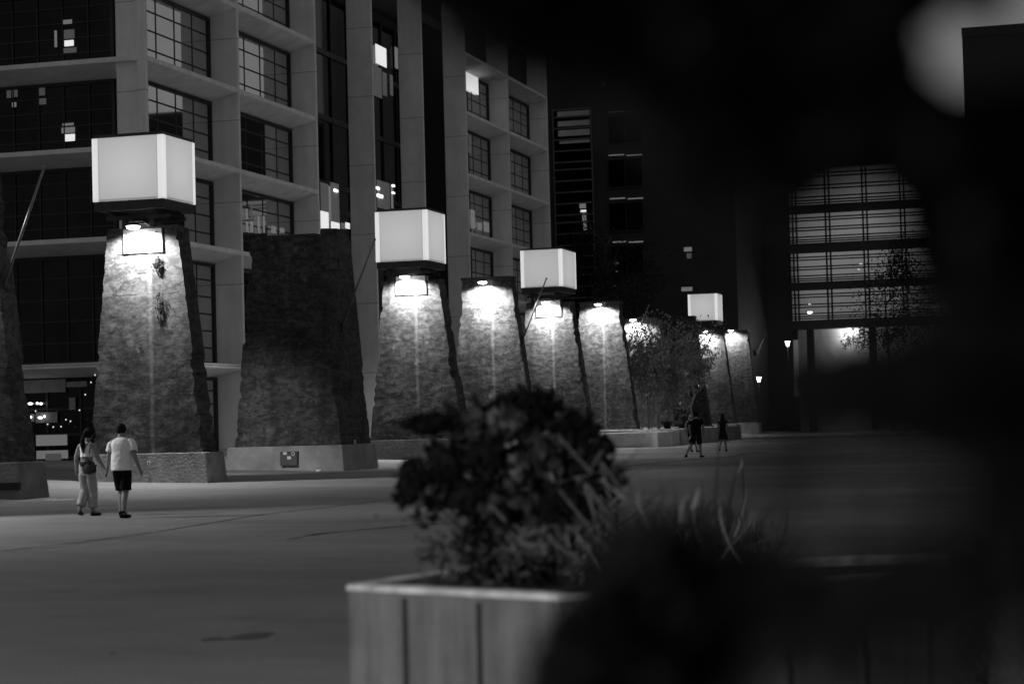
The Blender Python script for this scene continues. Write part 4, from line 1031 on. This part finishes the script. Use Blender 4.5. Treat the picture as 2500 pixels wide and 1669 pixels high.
for cl_ in range(150):
    t = random.random(); y = 1030 + 390 * t ** .85; hw = (120 + 400 * t if t < .28 else 235 - 55 * (t - .28))
    x = 1290 - 45 * min(1, t / .3) + random.uniform(-1, 1) * hw + 20 * t
    if x < 1150 and y < 1095: continue
    if noise.noise(Vector((x / 75, y / 75, 2.2))) > .22 and abs(x - 1260) > 90: continue
    if x < 1030 and y > 1290: continue
    dY = random.uniform(-.15, .45); c = pp(x, y, dY); r_s = random.uniform(.04, .13); big = random.uniform(.7, 1.9) if y < 1300 else random.uniform(.6, 1.2)
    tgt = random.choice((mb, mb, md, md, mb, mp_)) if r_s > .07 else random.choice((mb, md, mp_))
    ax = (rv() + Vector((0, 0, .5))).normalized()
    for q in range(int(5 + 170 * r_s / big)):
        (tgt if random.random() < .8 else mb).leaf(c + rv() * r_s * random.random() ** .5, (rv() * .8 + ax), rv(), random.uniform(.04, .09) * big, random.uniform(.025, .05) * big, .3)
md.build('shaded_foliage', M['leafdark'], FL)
for q in range(60):  # scattered small leaves at the left
    p = pp(random.gauss(1040, 45), random.uniform(1230, 1400), random.uniform(0, .3)); mb.leaf(p, rv(), rv(), .035, .02)
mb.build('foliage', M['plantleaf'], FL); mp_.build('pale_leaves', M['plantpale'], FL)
ST = [((1360, 1060), (1445, 1155)), ((1365, 1195), (1437, 1285)), ((1450, 1300), (1488, 1350)), ((1466, 1125), (1490, 1220)), ((1470, 1130), (1545, 1235)), ((1340, 1312), (1420, 1372)), ((1460, 1250), (1502, 1300)), ((1198, 1232), (1235, 1272)), ((1255, 1280), (1290, 1310)), ((1440, 1150), (1470, 1100))]
for a, b in ST: MB().tube([pp(*a, -.22), pp(*b, -.25)], [.006, .009], 7).build('dry_stalk', M['straw'], FL)
for x, y in ((1393, 1290), (1480, 1330), (1040, 1273), (1012, 1348), (1046, 1346)): MB().ball(pp(x, y, -.2), .014, .014, .014, 8, 6).build('berry', M['straw'], FL)
# ornamental grass
GR = thing('ornamental_grass', 'tuft of long arching grass blades right of the shrub', 'grass tuft', gnd(1700, 1410, zr))
random.seed(5); mb = MB(); mp2 = MB()
def blade(mbx, p, top, wd, bend=.1):
    p = Vector(p); top = Vector(top); sd = Vector((1, 0, 0)); n = 6; a0 = None
    bo = Vector((random.uniform(-1, 1) * bend, random.uniform(-.5, .5) * bend, 0))
    for i in range(n + 1):
        t = i / n; c = p.lerp(top, t) + bo * math.sin(t * math.pi) ; wv = wd * (1 - t ** 2.5) + .001
        q = (c - sd * wv / 2, c + sd * wv / 2)
        if a0: mbx.poly([a0[0], a0[1], q[1], q[0]])
        a0 = q
for q in range(520):
    x = random.gauss(1700, 120); b = pp(1690 + (x - 1700) * .4, 1415, random.uniform(0, .6))
    y = random.uniform(1190, 1380) + abs(x - 1680) * .25
    blade(mb, b, pp(x, y, random.uniform(-.2, .6)), random.uniform(.006, .014))
for (x0_, y0_, x1_, y1_, wd) in ((1720, 1300, 1752, 1070, .03), (1775, 1260, 1806, 1105, .02), (1822, 1200, 1812, 1100, .016), (1717, 1330, 1712, 1162, .018), (1500, 1240, 1508, 1120, .02)):
    blade(mb, pp(x0_, y0_ + 100), pp(x1_, y1_, .3), wd, .03)
for q in range(46):
    x = random.uniform(1330, 1500); y0_ = random.uniform(1120, 1330); L_ = random.uniform(90, 190); ang = random.gauss(1.9, .5)
    blade(mp2 if q % 3 == 0 else mb, pp(x, y0_, random.uniform(-.3, .1)), pp(x + math.sin(ang) * L_, y0_ - math.cos(ang) * L_, random.uniform(-.3, .2)), random.uniform(.008, .018), .05)
for q in range(160):
    x = random.uniform(1420, 1900); yb_ = random.uniform(1330, 1420); ang = random.gauss(0.25, .45); L_ = random.uniform(70, 190)
    blade(mb if q % 4 else mp2, pp(x, yb_, random.uniform(-.2, .5)), pp(x + math.sin(ang) * L_, yb_ - math.cos(ang) * L_, random.uniform(-.2, .5)), random.uniform(.006, .016), .06)
for (x0_, y0_, x1_, y1_, wd) in ((1664, 1270, 1683, 1198, .012), (1690, 1240, 1706, 1188, .018), (1570, 1255, 1558, 1190, .012), (1470, 1170, 1545, 1230, .02), (1796, 1150, 1803, 1115, .012)):
    blade(mp2, pp(x0_, y0_, -.2), pp(x1_, y1_, -.2), wd, .02)
mb.build('blades', M['plantleaf'], GR); mp2.build('dry_blades', mat('dry_grass', .30, .7, var=.4, scale=9), GR)
# low bush beyond the planter's right end
random.seed(9)
BR_ = thing('low_bush', 'small-leaved bush in the lower right corner beyond the planter', 'bush', gnd(2440, 1660))
mb = MB()
for q in range(2600):
    x = random.uniform(2330, 2600); y = random.uniform(1480 + max(0, (2420 - x)) * .8, 1760)
    p = onY(x, y, random.uniform(10.3, 11.3)); mb.leaf(p, rv(), rv(), random.uniform(.02, .05), .022)
mb.build('foliage', M['plantleaf'], BR_)
mb = MB(); b = gnd(2440, 1740)
for q in range(6): mb.tube([b + rv() * .05, onY(random.uniform(2360, 2520), random.uniform(1540, 1650), 10.8)], [.012, .005], 5)
mb.build('stem', M['bark'], BR_)

# ------------------------------------------------------------ close, defocused branches
def inpoly(x, y, P):
    c = False; j = len(P) - 1
    for i in range(len(P)):
        if ((P[i][1] > y) != (P[j][1] > y)) and (x < (P[j][0] - P[i][0]) * (y - P[i][1]) / (P[j][1] - P[i][1]) + P[i][0]): c = not c
        j = i
    return c
def near_mass(name, label, polys, seed, d0, d1, stems):
    random.seed(seed)
    foot = Vector(stems[0][0])
    T = thing(name, label, 'shrub', foot)
    mb = MB()
    for (P, n, L0, L1) in polys:
        xa_, xb_ = min(p[0] for p in P), max(p[0] for p in P); ya_, yb_ = min(p[1] for p in P), max(p[1] for p in P)
        k = 0
        while k < n:
            x = random.uniform(xa_, xb_); y = random.uniform(ya_, yb_)
            if not inpoly(x, y, P): continue
            k += 1
            dd = ray(x, y); dist = random.uniform(d0, d1); c = CAM + dd * dist
            L_ = random.uniform(L0, L1); dr = (rv() + Vector((0, 0, -.4))).normalized(); mb.leaf(c - dr * L_ * .5, dr, rv(), L_, L_ * .55, .12)
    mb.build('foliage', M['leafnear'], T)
    sm = MB()
    for pts in stems: sm.tube([Vector(p) for p in pts], [.008 - .005 * i / (len(pts) - 1) for i in range(len(pts))], 7)
    sm.build('stem', M['bark'], T)
def ap(x, y, d): return CAM + ray(x, y) * d
TOPM = [(970, -160), (1060, 20), (1120, 90), (1240, 110), (1360, 130), (1470, 210), (1600, 330), (1760, 400), (1890, 500), (1950, 470), (2000, 415), (2140, 405), (2230, 440), (2320, 290), (2260, 215), (2205, 140), (2185, 60), (2230, 0), (2330, -30), (2440, -40), (2440, -200)]
RIGHTM = [(2240, 330), (2190, 440), (2250, 540), (2275, 700), (2275, 820), (2200, 870), (2040, 885), (1950, 900), (1960, 1000), (2080, 960), (2230, 1010), (2330, 1000), (2700, 950), (2700, 250), (2400, 250)]
RM2 = [(1915, 905), (2400, 880), (2400, 1090), (2200, 1060), (2020, 1010), (1915, 965)]
LM2 = [(1880, 1375), (2100, 1395), (2400, 1350), (2420, 1480), (2100, 1530), (1880, 1510)]
LOWM = [(1380, 1500), (1440, 1420), (1520, 1310), (1580, 1260), (1640, 1300), (1720, 1370), (1900, 1370), (2060, 1410), (2150, 1470), (2100, 1540), (1900, 1590), (1790, 1610), (1800, 1800), (1290, 1800), (1320, 1600)]
far_r = ap(2420, 1200, 1.5)
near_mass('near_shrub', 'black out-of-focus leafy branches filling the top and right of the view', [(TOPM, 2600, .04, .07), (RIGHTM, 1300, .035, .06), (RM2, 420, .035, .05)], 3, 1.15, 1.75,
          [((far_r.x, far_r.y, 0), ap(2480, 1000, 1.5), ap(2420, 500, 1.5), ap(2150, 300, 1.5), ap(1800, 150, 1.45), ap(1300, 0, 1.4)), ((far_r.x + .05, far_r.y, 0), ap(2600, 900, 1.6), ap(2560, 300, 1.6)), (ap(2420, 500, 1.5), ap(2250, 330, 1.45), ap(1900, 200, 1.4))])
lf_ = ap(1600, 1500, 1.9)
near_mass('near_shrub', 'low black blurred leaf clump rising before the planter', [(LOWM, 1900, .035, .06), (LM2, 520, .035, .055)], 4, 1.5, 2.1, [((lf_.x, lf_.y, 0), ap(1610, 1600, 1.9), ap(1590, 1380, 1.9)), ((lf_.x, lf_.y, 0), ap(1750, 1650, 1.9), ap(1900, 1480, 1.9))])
# sprigs almost touching the lens: a soft dark veil over the lower right
V0 = [(1850, 850), (1960, 850), (1975, 1060), (1900, 1130), (1850, 1400), (1810, 1400), (1840, 1060)]
V5 = [(1960, 1350), (2360, 1340), (2400, 1480), (1960, 1480)]
V1 = [(1960, 950), (2200, 950), (2280, 1150), (2300, 1400), (2080, 1420), (1940, 1200)]
V2 = [(2260, 960), (2700, 900), (2700, 1560), (2330, 1540), (2290, 1150)]
V3 = [(1960, 1370), (2320, 1340), (2500, 1540), (2400, 1760), (1900, 1760), (1900, 1560)]
V4 = [(2120, 840), (2700, 780), (2700, 1000), (2400, 1030), (2230, 1000)]
vv = ap(2250, 1300, .7)
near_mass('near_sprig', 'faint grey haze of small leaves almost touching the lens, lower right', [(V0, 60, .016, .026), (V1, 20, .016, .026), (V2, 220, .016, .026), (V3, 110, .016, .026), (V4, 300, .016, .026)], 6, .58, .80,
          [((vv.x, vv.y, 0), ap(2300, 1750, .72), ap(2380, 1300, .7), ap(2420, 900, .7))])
